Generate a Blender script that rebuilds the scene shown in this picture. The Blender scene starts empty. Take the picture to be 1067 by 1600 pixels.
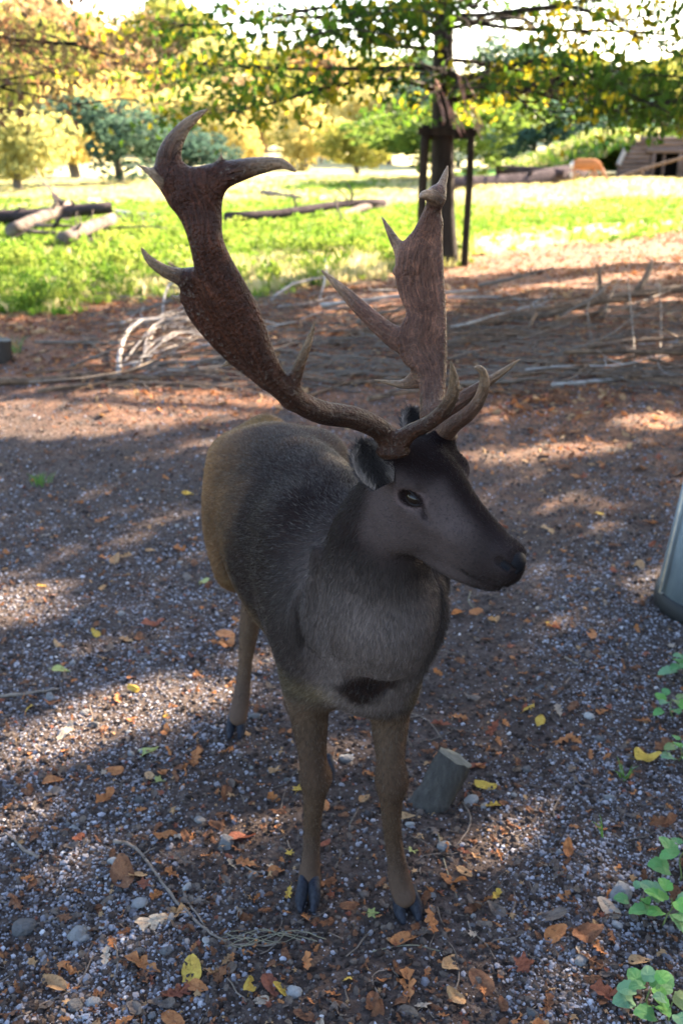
import bpy, bmesh, math, random
import numpy as np
from mathutils import Vector, Matrix, Euler
SC = bpy.context.scene
COL = SC.collection
R = math.radians
PI = math.pi
rng = np.random.default_rng(7)
random.seed(7)

# ------------------------------------------------------------------ camera, sky, sun, exposure
CAM_H, PITCH, LENS = 1.6, 20.8, 35.0
cd = bpy.data.cameras.new('camera'); cam = bpy.data.objects.new('camera', cd); COL.objects.link(cam)
cam.location = (0, 0, CAM_H); cam.rotation_euler = (R(90 - PITCH), 0, 0)
cd.sensor_fit = 'VERTICAL'; cd.sensor_height = 36; cd.sensor_width = 24; cd.lens = LENS
cd.clip_end = 2000; cd.clip_start = 0.05
cd.dof.use_dof = True; cd.dof.focus_distance = 1.62; cd.dof.aperture_fstop = 5.0
SC.camera = cam

SUN_AZ, SUN_EL = 42.0, 30.0          # degrees right of the view direction, above the horizon
SDIR = np.array([math.sin(R(SUN_AZ)) * math.cos(R(SUN_EL)), math.cos(R(SUN_AZ)) * math.cos(R(SUN_EL)), math.sin(R(SUN_EL))])
world = bpy.data.worlds.new('World'); SC.world = world; world.use_nodes = True
wn = world.node_tree.nodes; wl = world.node_tree.links; wn.clear()
sky = wn.new('ShaderNodeTexSky'); sky.sky_type = 'NISHITA'; sky.sun_disc = False
sky.sun_elevation = R(SUN_EL); sky.sun_rotation = R(SUN_AZ)
sky.air_density = 1.0; sky.dust_density = 1.6; sky.ozone_density = 1.0
bg = wn.new('ShaderNodeBackground'); bg.inputs['Strength'].default_value = 0.09
wo = wn.new('ShaderNodeOutputWorld')
wl.new(sky.outputs[0], bg.inputs[0]); wl.new(bg.outputs[0], wo.inputs[0])
sd = bpy.data.lights.new('sun', 'SUN'); sd.energy = 5.0; sd.angle = R(0.5); sd.color = (1.0, 0.82, 0.60)
sun = bpy.data.objects.new('sun', sd); COL.objects.link(sun)
sun.rotation_euler = Vector(SDIR).to_track_quat('Z', 'Y').to_euler()
sun.location = (6, 8, 12)
SC.view_settings.view_transform = 'Standard'; SC.view_settings.look = 'None'
SC.view_settings.exposure = 3.75; SC.view_settings.gamma = 1.0; SC.view_settings.use_curve_mapping = False
SC.render.engine = 'CYCLES'
SC.cycles.max_bounces = 6; SC.cycles.transparent_max_bounces = 6; SC.cycles.volume_bounces = 0

# ------------------------------------------------------------------ photograph pixel (1067x1600) to a world point
FPX = 1600 * LENS / 36.0
ST, CT = math.sin(R(PITCH)), math.cos(R(PITCH))
def P(px, py, Y):
    u = (px - 533.5) / FPX; v = -(py - 800) / FPX
    dy = CT + v * ST; dz = -ST + v * CT; t = Y / dy
    return np.array([t * u, Y, CAM_H + t * dz])
def G(px, py, z=0.0):
    u = (px - 533.5) / FPX; v = -(py - 800) / FPX
    dy = CT + v * ST; dz = -ST + v * CT; t = (z - CAM_H) / dz
    return np.array([t * u, t * dy, z])
def S(p):                                   # metres per photograph pixel at a point
    return (p[1] * CT - (p[2] - CAM_H) * ST) / FPX

# ------------------------------------------------------------------ object helpers
def link(name, me, mat=None, parent=None, kind=None, loc=None):
    o = bpy.data.objects.new(name, me); COL.objects.link(o)
    if mat is not None and me is not None and len(me.materials) == 0: me.materials.append(mat)
    if parent is not None: o.parent = parent
    if kind: o['kind'] = kind
    if loc is not None: o.location = loc
    return o
def tag(o, label, cat=None, group=None):
    o['label'] = label
    if cat: o['category'] = cat
    if group: o['group'] = group
    return o
def thing(name, loc, label, cat, group=None, rz=0):
    o = bpy.data.objects.new(name, None); COL.objects.link(o); o.location = loc; o.rotation_euler = (0, 0, rz)
    o.empty_display_size = 0.1
    return tag(o, label, cat, group)
def mesh_np(name, V, F, cols=None, smooth=True, extra=None):
    """V (n,3), F (m,k) array or list of arrays"""
    me = bpy.data.meshes.new(name)
    V = np.asarray(V, np.float32)
    Fs = F if isinstance(F, list) else [F]
    Fs = [np.asarray(f, np.int32) for f in Fs if len(f)]
    nl = sum(f.size for f in Fs); nf = sum(len(f) for f in Fs)
    me.vertices.add(len(V)); me.vertices.foreach_set('co', V.ravel())
    me.loops.add(nl); me.loops.foreach_set('vertex_index', np.concatenate([f.ravel() for f in Fs]))
    me.polygons.add(nf)
    tot = np.concatenate([np.full(len(f), f.shape[1], np.int32) for f in Fs])
    st = np.concatenate([[0], np.cumsum(tot)[:-1]]).astype(np.int32)
    me.polygons.foreach_set('loop_start', st); me.polygons.foreach_set('loop_total', tot)
    me.polygons.foreach_set('use_smooth', np.full(nf, smooth))
    me.update(calc_edges=True)
    if cols is not None:
        a = me.attributes.new('col', 'FLOAT_COLOR', 'POINT')
        c = np.ones((len(V), 4), np.float32); c[:, :3] = cols
        a.data.foreach_set('color', c.ravel())
    if extra:
        for k, arr in extra.items():
            a = me.attributes.new(k, 'FLOAT', 'POINT'); a.data.foreach_set('value', np.asarray(arr, np.float32))
    me.validate()
    return me

# value noise in numpy
_perm = np.random.default_rng(3).random((256, 256)).astype(np.float32)
def vnoise(x, y):
    x = np.asarray(x, float); y = np.asarray(y, float)
    xi = np.floor(x).astype(int); yi = np.floor(y).astype(int); fx = x - xi; fy = y - yi
    fx = fx * fx * (3 - 2 * fx); fy = fy * fy * (3 - 2 * fy)
    g = lambda i, j: _perm[i & 255, j & 255]
    return ((g(xi, yi) * (1 - fx) + g(xi + 1, yi) * fx) * (1 - fy) + (g(xi, yi + 1) * (1 - fx) + g(xi + 1, yi + 1) * fx) * fy)
def fbm(x, y, o=4):
    s = 0; a = .5; f = 1
    for i in range(o):
        s = s + a * vnoise(x * f + 17.3 * i, y * f + 9.1 * i); a *= .5; f *= 2.03
    return s
def sstep(a, b, x):
    t = np.clip((x - a) / (b - a), 0, 1); return t * t * (3 - 2 * t)

# ------------------------------------------------------------------ material helpers
class NT:
    def __init__(s, name):
        s.m = bpy.data.materials.new(name); s.m.use_nodes = True; s.t = s.m.node_tree; s.t.nodes.clear()
        s.out = s.t.nodes.new('ShaderNodeOutputMaterial')
    def n(s, typ, **kw):
        nd = s.t.nodes.new(typ)
        for k, v in kw.items():
            if k.startswith('i_'): 
                key = k[2:]
                key = int(key) if key.isdigit() else key.replace('_', ' ')
                s.put(nd.inputs[key], v)
            else: setattr(nd, k, v)
        return nd
    def put(s, inp, v):
        if isinstance(v, bpy.types.NodeSocket): s.t.links.new(v, inp)
        elif isinstance(v, (tuple, list)) and len(v) == 3 and inp.type == 'RGBA': inp.default_value = (*v, 1)
        else: inp.default_value = v
    def coord(s, kind='Object'): return s.n('ShaderNodeTexCoord').outputs[kind]
    def pos(s): return s.n('ShaderNodeNewGeometry').outputs['Position']
    def mapping(s, vec, scale=(1, 1, 1), rot=(0, 0, 0)):
        nd = s.n('ShaderNodeMapping'); s.put(nd.inputs[0], vec); nd.inputs['Scale'].default_value = scale; nd.inputs['Rotation'].default_value = rot
        return nd.outputs[0]
    def noise(s, vec, scale, detail=4, rough=.6, out=0, dist=0):
        nd = s.n('ShaderNodeTexNoise'); s.put(nd.inputs['Vector'], vec)
        nd.inputs['Scale'].default_value = scale; nd.inputs['Detail'].default_value = detail; nd.inputs['Roughness'].default_value = rough
        nd.inputs['Distortion'].default_value = dist
        return nd.outputs[out]
    def voro(s, vec, scale, out='Distance', feature='F1'):
        nd = s.n('ShaderNodeTexVoronoi', feature=feature); s.put(nd.inputs['Vector'], vec); nd.inputs['Scale'].default_value = scale
        return nd.outputs[out]
    def ramp(s, fac, stops, interp='LINEAR'):
        nd = s.n('ShaderNodeValToRGB'); s.put(nd.inputs[0], fac); cr = nd.color_ramp; cr.interpolation = interp
        while len(cr.elements) < len(stops): cr.elements.new(0.5)
        for e, (p, c) in zip(cr.elements, stops):
            e.position = p; e.color = (*c, 1) if len(c) == 3 else c
        return nd.outputs[0]
    def mix(s, fac, a, b, mode='MIX'):
        nd = s.n('ShaderNodeMix', data_type='RGBA', blend_type=mode); s.put(nd.inputs[0], fac); s.put(nd.inputs[6], a); s.put(nd.inputs[7], b)
        return nd.outputs[2]
    def math(s, op, a, b=0.0, c=0.0):
        nd = s.n('ShaderNodeMath', operation=op); s.put(nd.inputs[0], a); s.put(nd.inputs[1], b); s.put(nd.inputs[2], c)
        return nd.outputs[0]
    def mrange(s, v, a, b, c=0, d=1):
        nd = s.n('ShaderNodeMapRange'); s.put(nd.inputs[0], v)
        for i, x in enumerate((a, b, c, d)): nd.inputs[i + 1].default_value = x
        return nd.outputs[0]
    def attr(s, name, out='Color', typ='GEOMETRY'):
        nd = s.n('ShaderNodeAttribute', attribute_name=name, attribute_type=typ); return nd.outputs[out]
    def bump(s, h, strength=.5, dist=.01, normal=None):
        nd = s.n('ShaderNodeBump'); s.put(nd.inputs['Height'], h); nd.inputs['Strength'].default_value = strength; nd.inputs['Distance'].default_value = dist
        if normal is not None: s.put(nd.inputs['Normal'], normal)
        return nd.outputs[0]
    def principled(s, color, rough=.8, normal=None, spec=.3, **kw):
        nd = s.n('ShaderNodeBsdfPrincipled'); s.put(nd.inputs['Base Color'], color); s.put(nd.inputs['Roughness'], rough)
        s.put(nd.inputs['Specular IOR Level'], spec * .35)
        if normal is not None: s.put(nd.inputs['Normal'], normal)
        for k, v in kw.items(): s.put(nd.inputs[k.replace('_', ' ')], v)
        return nd.outputs[0]
    def finish(s, sh):
        s.t.links.new(sh, s.out.inputs[0]); return s.m

def simple_mat(name, c1, c2, scale=20, rough=.8, bump=.4, bd=.004, spec=.25, stretch=(1, 1, 1)):
    t = NT(name); v = t.mapping(t.coord(), stretch)
    f = t.noise(v, scale, 5, .65)
    c = t.ramp(f, [(.3, c1), (.7, c2)])
    return t.finish(t.principled(c, rough, t.bump(t.noise(v, scale * 2.5, 5, .7), bump, bd), spec))

def leaf_mat(name, transl=.5, rough=.55):
    t = NT(name)
    c = t.attr('col')
    v = t.pos()
    c = t.mix(t.mrange(t.noise(v, 60, 3), .35, .65, 0, .35), c, (.05, .035, .015))
    d = t.principled(c, rough, None, .35)
    tr = t.n('ShaderNodeBsdfTranslucent'); t.put(tr.inputs[0], t.mix(1.0, c, (1.0, 1.0, .75), 'MULTIPLY'))
    mx = t.n('ShaderNodeMixShader'); mx.inputs[0].default_value = transl
    t.t.links.new(d, mx.inputs[1]); t.t.links.new(tr.outputs[0], mx.inputs[2])
    return t.finish(mx.outputs[0])
# ------------------------------------------------------------------ implicit bodies: lofts blended smoothly, then meshed
def catmull(A, n):
    A = np.asarray(A, float)
    if A.ndim == 1: A = A[:, None]
    m = len(A); E = np.vstack([2 * A[0] - A[1], A, 2 * A[-1] - A[-2]])
    out = []
    for i in range(m - 1):
        p0, p1, p2, p3 = E[i], E[i + 1], E[i + 2], E[i + 3]
        for k in range(n):
            t = k / n
            out.append(.5 * ((2 * p1) + (-p0 + p2) * t + (2 * p0 - 5 * p1 + 4 * p2 - p3) * t * t + (-p0 + 3 * p1 - 3 * p2 + p3) * t ** 3))
    out.append(A[-1]); return np.array(out)
class Loft:
    """tube of elliptic section: centres C, half widths a (across), b (along the thickness direction U)"""
    def __init__(s, C, a, b=None, U=(0, 0, 1), k=.02, n=4, cap=1.0, sub=False):
        C = np.asarray(C, float); m = len(C)
        a = np.broadcast_to(np.asarray(a, float), (m,)); b = a if b is None else np.broadcast_to(np.asarray(b, float), (m,))
        U = np.broadcast_to(np.asarray(U, float), (m, 3))
        D = catmull(np.hstack([C, a[:, None], b[:, None], U]), n) if m > 2 else np.hstack([C, a[:, None], b[:, None], U])
        s.C = D[:, :3]; s.a = np.maximum(D[:, 3], 5e-4); s.b = np.maximum(D[:, 4], 5e-4)
        T = np.gradient(s.C, axis=0); s.T = T / np.linalg.norm(T, axis=1)[:, None]
        Uo = D[:, 5:8]; Uo = Uo - (Uo * s.T).sum(1)[:, None] * s.T; s.U = Uo / np.linalg.norm(Uo, axis=1)[:, None]
        s.W = np.cross(s.T, s.U); s.k = k; s.cap = cap; s.sub = sub
        for nm_ in ('C', 'a', 'b', 'T', 'U', 'W'): setattr(s, nm_, getattr(s, nm_).astype(np.float32))
        r = max(s.a.max(), s.b.max()) * max(1, cap) + k * 1.3 + .02
        s.lo = s.C.min(0) - r; s.hi = s.C.max(0) + r
    def __call__(s, X):
        X = X.astype(np.float32); n = len(X); best = np.full(n, 1e9, np.float32); bi = np.zeros(n, np.int32); bt = np.zeros(n, np.float32)
        for i in range(len(s.C) - 1):
            d = s.C[i + 1] - s.C[i]; q = X - s.C[i]
            t = np.clip(q @ d / max(d @ d, 1e-12), 0, 1); e = q - t[:, None] * d
            ds = (e * e).sum(1); m = ds < best
            best[m] = ds[m]; bi[m] = i; bt[m] = t[m]
        L = lambda A: A[bi] * (1 - bt if A.ndim == 1 else (1 - bt)[:, None]) + A[bi + 1] * (bt if A.ndim == 1 else bt[:, None])
        q = X - L(s.C); a = L(s.a); b = L(s.b); r = np.minimum(a, b) * s.cap
        qt = (q * L(s.T)).sum(1); qu = (q * L(s.U)).sum(1); qw = (q * L(s.W)).sum(1)
        k0 = np.sqrt((qw / a) ** 2 + (qu / b) ** 2 + (qt / r) ** 2)
        k1 = np.sqrt((qw / a ** 2) ** 2 + (qu / b ** 2) ** 2 + (qt / r ** 2) ** 2)
        return np.where(k0 > 1e-3, k0 * (k0 - 1) / np.maximum(k1, 1e-6), -np.minimum(a, b)).astype(np.float32)
def ell(c, r, axes=None, k=.02, sub=False):
    """ellipsoid; r = (along x', y', z'), axes rows"""
    ax = np.eye(3) if axes is None else np.asarray(axes)
    class E: pass
    e = E(); e.k = k; e.sub = sub; c = np.asarray(c, float); r = np.asarray(r, float)
    e.lo = c - r.max() - k * 1.3 - .02; e.hi = c + r.max() + k * 1.3 + .02
    def f(X):
        q = (X - c) @ ax.T; k0 = np.sqrt(((q / r) ** 2).sum(1)); k1 = np.sqrt(((q / r ** 2) ** 2).sum(1))
        return np.where(k0 > 1e-3, k0 * (k0 - 1) / np.maximum(k1, 1e-6), -r.min()).astype(np.float32)
    e.f = f
    E.__call__ = lambda self, X: self.f(X)
    return e
def field(X, prims):
    F = np.full(len(X), .5, np.float32)
    for p in prims:
        m = np.all((X >= p.lo) & (X <= p.hi), axis=1)
        if not m.any(): continue
        d = p(X[m]); f = F[m]; k = p.k
        if p.sub: d = -d; h = np.maximum(k - np.abs(f - d), 0) / k; F[m] = np.maximum(f, d) + h * h * k * .25
        else: h = np.maximum(k - np.abs(f - d), 0) / k; F[m] = np.minimum(f, d) - h * h * k * .25
    return F
def sdf_mesh(prims, h, coarse=4, band=None):
    lo = np.min([p.lo for p in prims if not p.sub], 0); hi = np.max([p.hi for p in prims if not p.sub], 0)
    H = h * coarse; n = np.ceil((hi - lo) / H).astype(int) + 1
    gx, gy, gz = [lo[i] + H * np.arange(n[i]) for i in range(3)]
    X = np.stack(np.meshgrid(gx, gy, gz, indexing='ij'), -1).reshape(-1, 3).astype(np.float32)
    Fc = field(X, prims).reshape(n)
    act = np.abs(Fc) < H * 1.9
    cell = np.zeros(n - 1, bool)
    for dx in (0, 1):
        for dy in (0, 1):
            for dz in (0, 1):
                cell |= act[dx:n[0] - 1 + dx, dy:n[1] - 1 + dy, dz:n[2] - 1 + dz]
    N = (n - 1) * coarse + 1
    base = Fc[:-1, :-1, :-1]
    full = np.full(N, .5, np.float32)
    rep = np.repeat(np.repeat(np.repeat(base, coarse, 0), coarse, 1), coarse, 2)
    full[:-1, :-1, :-1] = np.where(rep < 0, -.5, .5)
    ci = np.argwhere(cell) * coarse
    off = np.stack(np.meshgrid(*[np.arange(coarse + 1)] * 3, indexing='ij'), -1).reshape(-1, 3)
    mark = np.zeros(N, bool)
    for o in off: mark[ci[:, 0] + o[0], ci[:, 1] + o[1], ci[:, 2] + o[2]] = True
    pi = np.argwhere(mark)
    full[mark] = field((lo + pi * h).astype(np.float32), prims)
    # naive surface nets
    sg = full < 0
    cnt = np.zeros(N - 1, np.uint8)
    for dx in (0, 1):
        for dy in (0, 1):
            for dz in (0, 1):
                cnt += sg[dx:N[0] - 1 + dx, dy:N[1] - 1 + dy, dz:N[2] - 1 + dz]
    A = np.argwhere((cnt > 0) & (cnt < 8)); idx = np.full(N - 1, -1, np.int32)
    idx[A[:, 0], A[:, 1], A[:, 2]] = np.arange(len(A))
    acc = np.zeros((len(A), 3)); w = np.zeros(len(A))
    cs = [np.array(c) for c in ((0,0,0),(1,0,0),(0,1,0),(1,1,0),(0,0,1),(1,0,1),(0,1,1),(1,1,1))]
    val = [full[A[:, 0] + c[0], A[:, 1] + c[1], A[:, 2] + c[2]] for c in cs]
    for i in range(8):
        for j in range(i + 1, 8):
            if np.abs(cs[i] - cs[j]).sum() != 1: continue
            a, b = val[i], val[j]; m = (a < 0) != (b < 0)
            t = np.where(m, a / np.where(m, a - b, 1), 0)[:, None]
            acc += np.where(m[:, None], cs[i] + t * (cs[j] - cs[i]), 0); w += m
    V = lo + (A + acc / w[:, None]) * h
    Q = []
    for ax in range(3):
        o1, o2 = [(1, 2), (2, 0), (0, 1)][ax]
        s0 = [slice(None)] * 3; s1 = [slice(None)] * 3; s0[ax] = slice(0, N[ax] - 1); s1[ax] = slice(1, N[ax])
        c = np.argwhere(sg[tuple(s0)] != sg[tuple(s1)])
        c = c[(c[:, o1] > 0) & (c[:, o2] > 0) & (c[:, o1] < N[o1] - 1) & (c[:, o2] < N[o2] - 1)]
        ins = sg[c[:, 0], c[:, 1], c[:, 2]]
        def cellid(d1, d2):
            k = c.copy(); k[:, o1] -= d1; k[:, o2] -= d2
            return idx[k[:, 0], k[:, 1], k[:, 2]]
        q = np.stack([cellid(1, 1), cellid(0, 1), cellid(0, 0), cellid(1, 0)], 1)
        q[~ins] = q[~ins][:, ::-1]
        Q.append(q)
    Q = np.concatenate(Q); Q = Q[(Q >= 0).all(1)]
    return V, Q

def relax(V, Q, it, w, lam=.5):
    """Laplacian smoothing with a weight per vertex"""
    e = np.concatenate([Q[:, [0, 1]], Q[:, [1, 2]], Q[:, [2, 3]], Q[:, [3, 0]]]); a = np.concatenate([e[:, 0], e[:, 1]]); b = np.concatenate([e[:, 1], e[:, 0]])
    deg = np.bincount(a, minlength=len(V)).astype(float)
    for k in range(it):
        for sg in ((lam, -lam * 1.02) if False else (lam,)):
            m = np.stack([np.bincount(a, weights=V[b, i], minlength=len(V)) for i in range(3)], 1) / deg[:, None]
            V = V + (m - V) * (sg * w)[:, None]
    return V
rng = np.random.default_rng(11); random.seed(11)
# ------------------------------------------------------------------ shared shape builders
def tube(pts, rad, ns=6, cap=True, wob=0.0):
    pts = np.asarray(pts, float); m = len(pts); rad = np.broadcast_to(np.asarray(rad, float), (m,))
    T = np.gradient(pts, axis=0); T /= np.linalg.norm(T, axis=1)[:, None] + 1e-9
    ref = np.array([0, 0, 1.0]) if abs(T[:, 2]).mean() < .8 else np.array([1.0, 0, 0])
    A = np.cross(T, ref); A /= np.linalg.norm(A, axis=1)[:, None] + 1e-9; B = np.cross(T, A)
    ang = np.arange(ns) * 2 * PI / ns
    rr = rad[:, None] * (1 + (rng.random((m, ns)) - .5) * wob)
    V = pts[:, None, :] + rr[..., None] * (np.cos(ang)[None, :, None] * A[:, None, :] + np.sin(ang)[None, :, None] * B[:, None, :])
    V = V.reshape(-1, 3)
    i = np.arange(m - 1)[:, None] * ns; j = np.arange(ns)[None, :]; j2 = (j + 1) % ns
    F = np.stack([i + j, i + j2, i + ns + j2, i + ns + j], -1).reshape(-1, 4)
    if cap:
        V = np.vstack([V, pts[0], pts[-1]]); n0 = m * ns
        jj = np.arange(ns); k2 = (jj + 1) % ns
        F = np.vstack([F, np.stack([jj, jj * 0 + n0, jj * 0 + n0, k2], 1)[:, [0, 1, 2, 3]], np.stack([(m - 1) * ns + k2, jj * 0 + n0 + 1, jj * 0 + n0 + 1, (m - 1) * ns + jj], 1)])
    return V, F
def joinp(parts):
    V, F, n = [], [], 0
    for v, f in parts: V.append(v); F.append(f + n); n += len(v)
    return np.vstack(V), np.vstack(F)
def mesh_join(name, parts, cols=None, smooth=True):
    V, F = joinp(parts)
    deg = (F[:, 1] == F[:, 2]) if F.shape[1] == 4 else np.zeros(len(F), bool)
    return mesh_np(name, V, [F[~deg], F[deg][:, [0, 1, 3]]], cols, smooth)
def curvy(p0, p1, n=8, amp=.05, sag=0.0):
    p0, p1 = np.asarray(p0, float), np.asarray(p1, float); t = np.linspace(0, 1, n)[:, None]
    L = np.linalg.norm(p1 - p0); ph = rng.random(6) * 6.28
    off = np.stack([np.sin(t[:, 0] * 5 + ph[0]) - math.sin(ph[0]) * (1 - t[:, 0]) - math.sin(5 + ph[0]) * t[:, 0], np.sin(t[:, 0] * 7 + ph[1]) - math.sin(ph[1]) * (1 - t[:, 0]) - math.sin(7 + ph[1]) * t[:, 0], (np.sin(t[:, 0] * 6 + ph[2]) - math.sin(ph[2]) * (1 - t[:, 0]) - math.sin(6 + ph[2]) * t[:, 0]) * .4], 1) * amp * L
    p = p0 + (p1 - p0) * t + off; p[:, 2] -= sag * L * 4 * (t * (1 - t))[:, 0]
    return p
def leaves(pos, size, cols, tilt=1.0, elong=.62, droop=0.0):
    """many folded rhombic leaves as one array: each 4 vertices, 2 triangles"""
    n = len(pos); a = rng.normal(size=(n, 3)); a[:, 2] *= tilt; a[:, 2] -= droop; a /= np.linalg.norm(a, axis=1)[:, None]
    b = rng.normal(size=(n, 3)); b[:, 2] *= tilt; b -= (b * a).sum(1)[:, None] * a; b /= np.linalg.norm(b, axis=1)[:, None]
    c = np.cross(a, b); s = np.broadcast_to(np.asarray(size), (n,))[:, None] * (.65 + .7 * rng.random((n, 1)))
    w = s * elong * .5
    V = np.stack([pos - a * s * .5, pos + b * w + c * w * .45 + a * s * .04, pos + a * s * .5 - c * s * .08, pos - b * w + c * w * .45 + a * s * .04], 1).reshape(-1, 3)
    k = np.arange(n)[:, None] * 4
    F = np.concatenate([k + [[0, 1, 2]], k + [[0, 2, 3]]])
    return V, F, np.repeat(cols, 4, axis=0)
def pick_cols(n, pal, var=.25):
    pal = np.asarray(pal, float); c = pal[rng.integers(0, len(pal), n)]
    return c * (1 - var / 2 + var * rng.random((n, 1)))

# ------------------------------------------------------------------ where sunlight reaches the ground through the canopy
def to_px(p):
    d = p[:, 1] * CT - (p[:, 2] - CAM_H) * ST; up = p[:, 1] * ST + (p[:, 2] - CAM_H) * CT
    d = np.where(d > .2, d, .2)
    return 533.5 + p[:, 0] / d * FPX, 800 - up / d * FPX
GAPS = [(210, 1108, 225, 52, -.36, 1.35), (392, 1150, 34, 24, 0, 1.0), (30, 1290, 70, 26, -.2, 1.2), (30, 930, 120, 40, -.1, .95), (120, 640, 300, 34, -.05, 1.4),
        (240, 545, 110, 34, -.1, 1.3), (430, 520, 200, 26, -.1, .7), (600, 480, 150, 26, -.1, 1.05), (900, 402, 300, 18, -.1, 1.1), (930, 440, 200, 9, -.12, .95),
        (980, 478, 140, 8, -.1, .85), (860, 705, 200, 16, -.06, .72), (1010, 660, 90, 18, -.06, .72), (770, 1330, 100, 46, -.4, .66), (880, 790, 120, 16, 0, .62),
        (320, 690, 120, 14, -.05, .7), (1000, 560, 110, 10, -.1, .7), (690, 1030, 60, 20, 0, .6), (100, 1010, 160, 16, -.2, .66)]
def lit(g):
    """0..1: how much the canopy is open along the sun's ray that ends at ground point g"""
    x, y = to_px(np.stack([g[:, 0], np.maximum(g[:, 1], .9), g[:, 0] * 0], 1))
    s = np.zeros(len(g))
    for cx, cy, rx, ry, sl, k in GAPS:
        dx = x - cx; dy = y - cy - sl * dx
        s = np.maximum(s, k * np.exp(-((dx / rx) ** 2 + (dy / ry) ** 2) ** 1.6 * .7))
    n = fbm(g[:, 0] * 2.2 + 5, g[:, 1] * 2.2, 3)
    s = s * (.62 + .8 * n)
    fl = sstep(.60, .74, fbm(g[:, 0] * 3.4 + 9, g[:, 1] * 3.4 + 2, 3)) * sstep(-1.0, .5, np.abs(g[:, 0] - .1) + np.abs(g[:, 1] - 1.9) * .5 - .35)
    s = np.maximum(s, fl * .78)
    s = np.where(g[:, 1] < .9, 0, s)
    return s
# the edge between the leaf litter and the meadow: y as a function of x
_e = np.array([G(-400, 520), G(0, 498), G(200, 478), G(430, 455), G(600, 432), G(760, 398), G(900, 378), G(1067, 362), G(1300, 345)])
def edge_y(x): return np.interp(x, _e[:, 0], _e[:, 1])
def meadow(x, y):
    d = y - edge_y(x) + (fbm(x * .9, y * .9, 4) - .5) * 2.2
    return sstep(-.5, .7, d)
def ground_z(x, y):
    x = np.asarray(x, float); y = np.asarray(y, float)
    near = sstep(14, 5, y)
    z = (fbm(x * 1.3, y * 1.3, 3) - .5) * .035 * near + (fbm(x * 7, y * 7, 3) - .5) * .022 * near + (fbm(x * 26, y * 26, 2) - .5) * .008 * sstep(6, 4, y)
    z = z * sstep(0, .15, np.hypot(x - .02, (y - 2.0) * .6) - .05).clip(.35, 1)
    z = z + (fbm(x * .12 + 3, y * .12, 3) - .5) * .8 * sstep(20, 40, y) * sstep(80, 60, y)
    z = z + sstep(62, 170, y) * 5.0 + sstep(30, 90, -x) * 4 + .0
    return z

# ------------------------------------------------------------------ ground
def axis_pts(dense, far_neg, far_pos, step):
    lo, hi = dense; a = list(np.arange(lo, hi + 1e-6, step)); s = step
    while a[-1] < far_pos: s *= 1.07; a.append(a[-1] + s)
    s = step
    while a[0] > far_neg: s *= 1.07; a.insert(0, a[0] - s)
    return np.array(a)
gx = axis_pts((-1.9, 1.9), -170, 170, .02); gy = axis_pts((1.1, 4.6), -12, 230, .022)
GX, GY = np.meshgrid(gx, gy, indexing='ij')
GZ = ground_z(GX, GY)
V = np.stack([GX, GY, GZ], -1).reshape(-1, 3); nx_, ny_ = GX.shape
i, j = np.meshgrid(np.arange(nx_ - 1), np.arange(ny_ - 1), indexing='ij'); k = (i * ny_ + j).ravel()
F = np.stack([k, k + ny_, k + ny_ + 1, k + 1], 1)
X, Y = V[:, 0], V[:, 1]
mead = meadow(X, Y)
grav = np.clip(np.maximum(sstep(.35, .75, X / np.maximum(Y, 1) * 2.2 + (fbm(X * 2, Y * 2) - .5) * .8) * sstep(4.6, 3.4, Y),
               sstep(.0, -.5, X + .2 + (fbm(X * 2 + 7, Y * 2) - .5)) * sstep(3.6, 2.6, Y)), 0, 1)
def grav_at(X, Y):
    return np.clip(.14 + np.maximum(sstep(.35, .75, X / np.maximum(Y, 1) * 2.2 + (fbm(X * 2, Y * 2) - .5) * .8) * sstep(5.2, 3.4, Y),
               sstep(.1, -.4, X + .1 + (fbm(X * 2 + 7, Y * 2) - .5)) * sstep(5.0, 2.6, Y) * .85), 0, 1)
dry = np.clip(sstep(.45, .7, fbm(X * .16 + 2, Y * .16 + 5, 3) + .25 * sstep(22, 32, Y) + .14 * sstep(0, 3, X)) + .9 * sstep(1.6, .2, np.abs(Y - edge_y(X) - 1.5)) * sstep(-.6, .8, X)
              + sstep(2.5, 1, np.abs(Y - 27 - X * .1)) * sstep(0, -3, X) * .9, 0, 1)
t = NT('ground_soil'); v = t.pos()
n1 = t.noise(v, 2.2, 6, .65); n2 = t.noise(v, 45, 6, .7); n3 = t.noise(v, 260, 3, .7)
soil = t.ramp(n2, [(.25, (.022, .016, .014)), (.5, (.062, .044, .037)), (.78, (.155, .122, .108))])
soil = t.mix(t.mrange(n1, .35, .65, 0, .6), soil, (.036, .026, .021))
vc = t.voro(v, 95, 'Color'); vd = t.voro(v, 95, 'Distance')
lit_c = t.ramp(t.noise(v, 14, 6, .8), [(.3, (.045, .022, .014)), (.5, (.16, .068, .035)), (.7, (.36, .19, .10))])
litm = t.attr('litter', 'Fac')
soil = t.mix(t.math('MULTIPLY', litm, t.mrange(t.noise(v, 5, 5, .7), .38, .55)), soil, lit_c)
gr = t.ramp(t.noise(v, 3.5, 6, .75), [(.3, (.05, .10, .015)), (.5, (.10, .17, .025)), (.72, (.20, .24, .05))])
dr = t.ramp(t.noise(v, 6, 6, .75), [(.3, (.26, .23, .10)), (.7, (.46, .41, .24))])
md = t.mix(t.attr('dry', 'Fac'), gr, dr)
col = t.mix(t.attr('mead', 'Fac'), soil, md)
b = t.bump(n2, .9, .02, t.bump(n3, .7, .004))
M_GROUND = t.finish(t.principled(col, .9, b, .2))
litter = sstep(4.2, 6.5, Y + X * .35 + (fbm(X, Y) - .5) * 2)
me = mesh_np('ground', V, F, None, extra={'mead': mead, 'dry': dry, 'litter': litter})
link('ground', me, M_GROUND, kind='structure')

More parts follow.
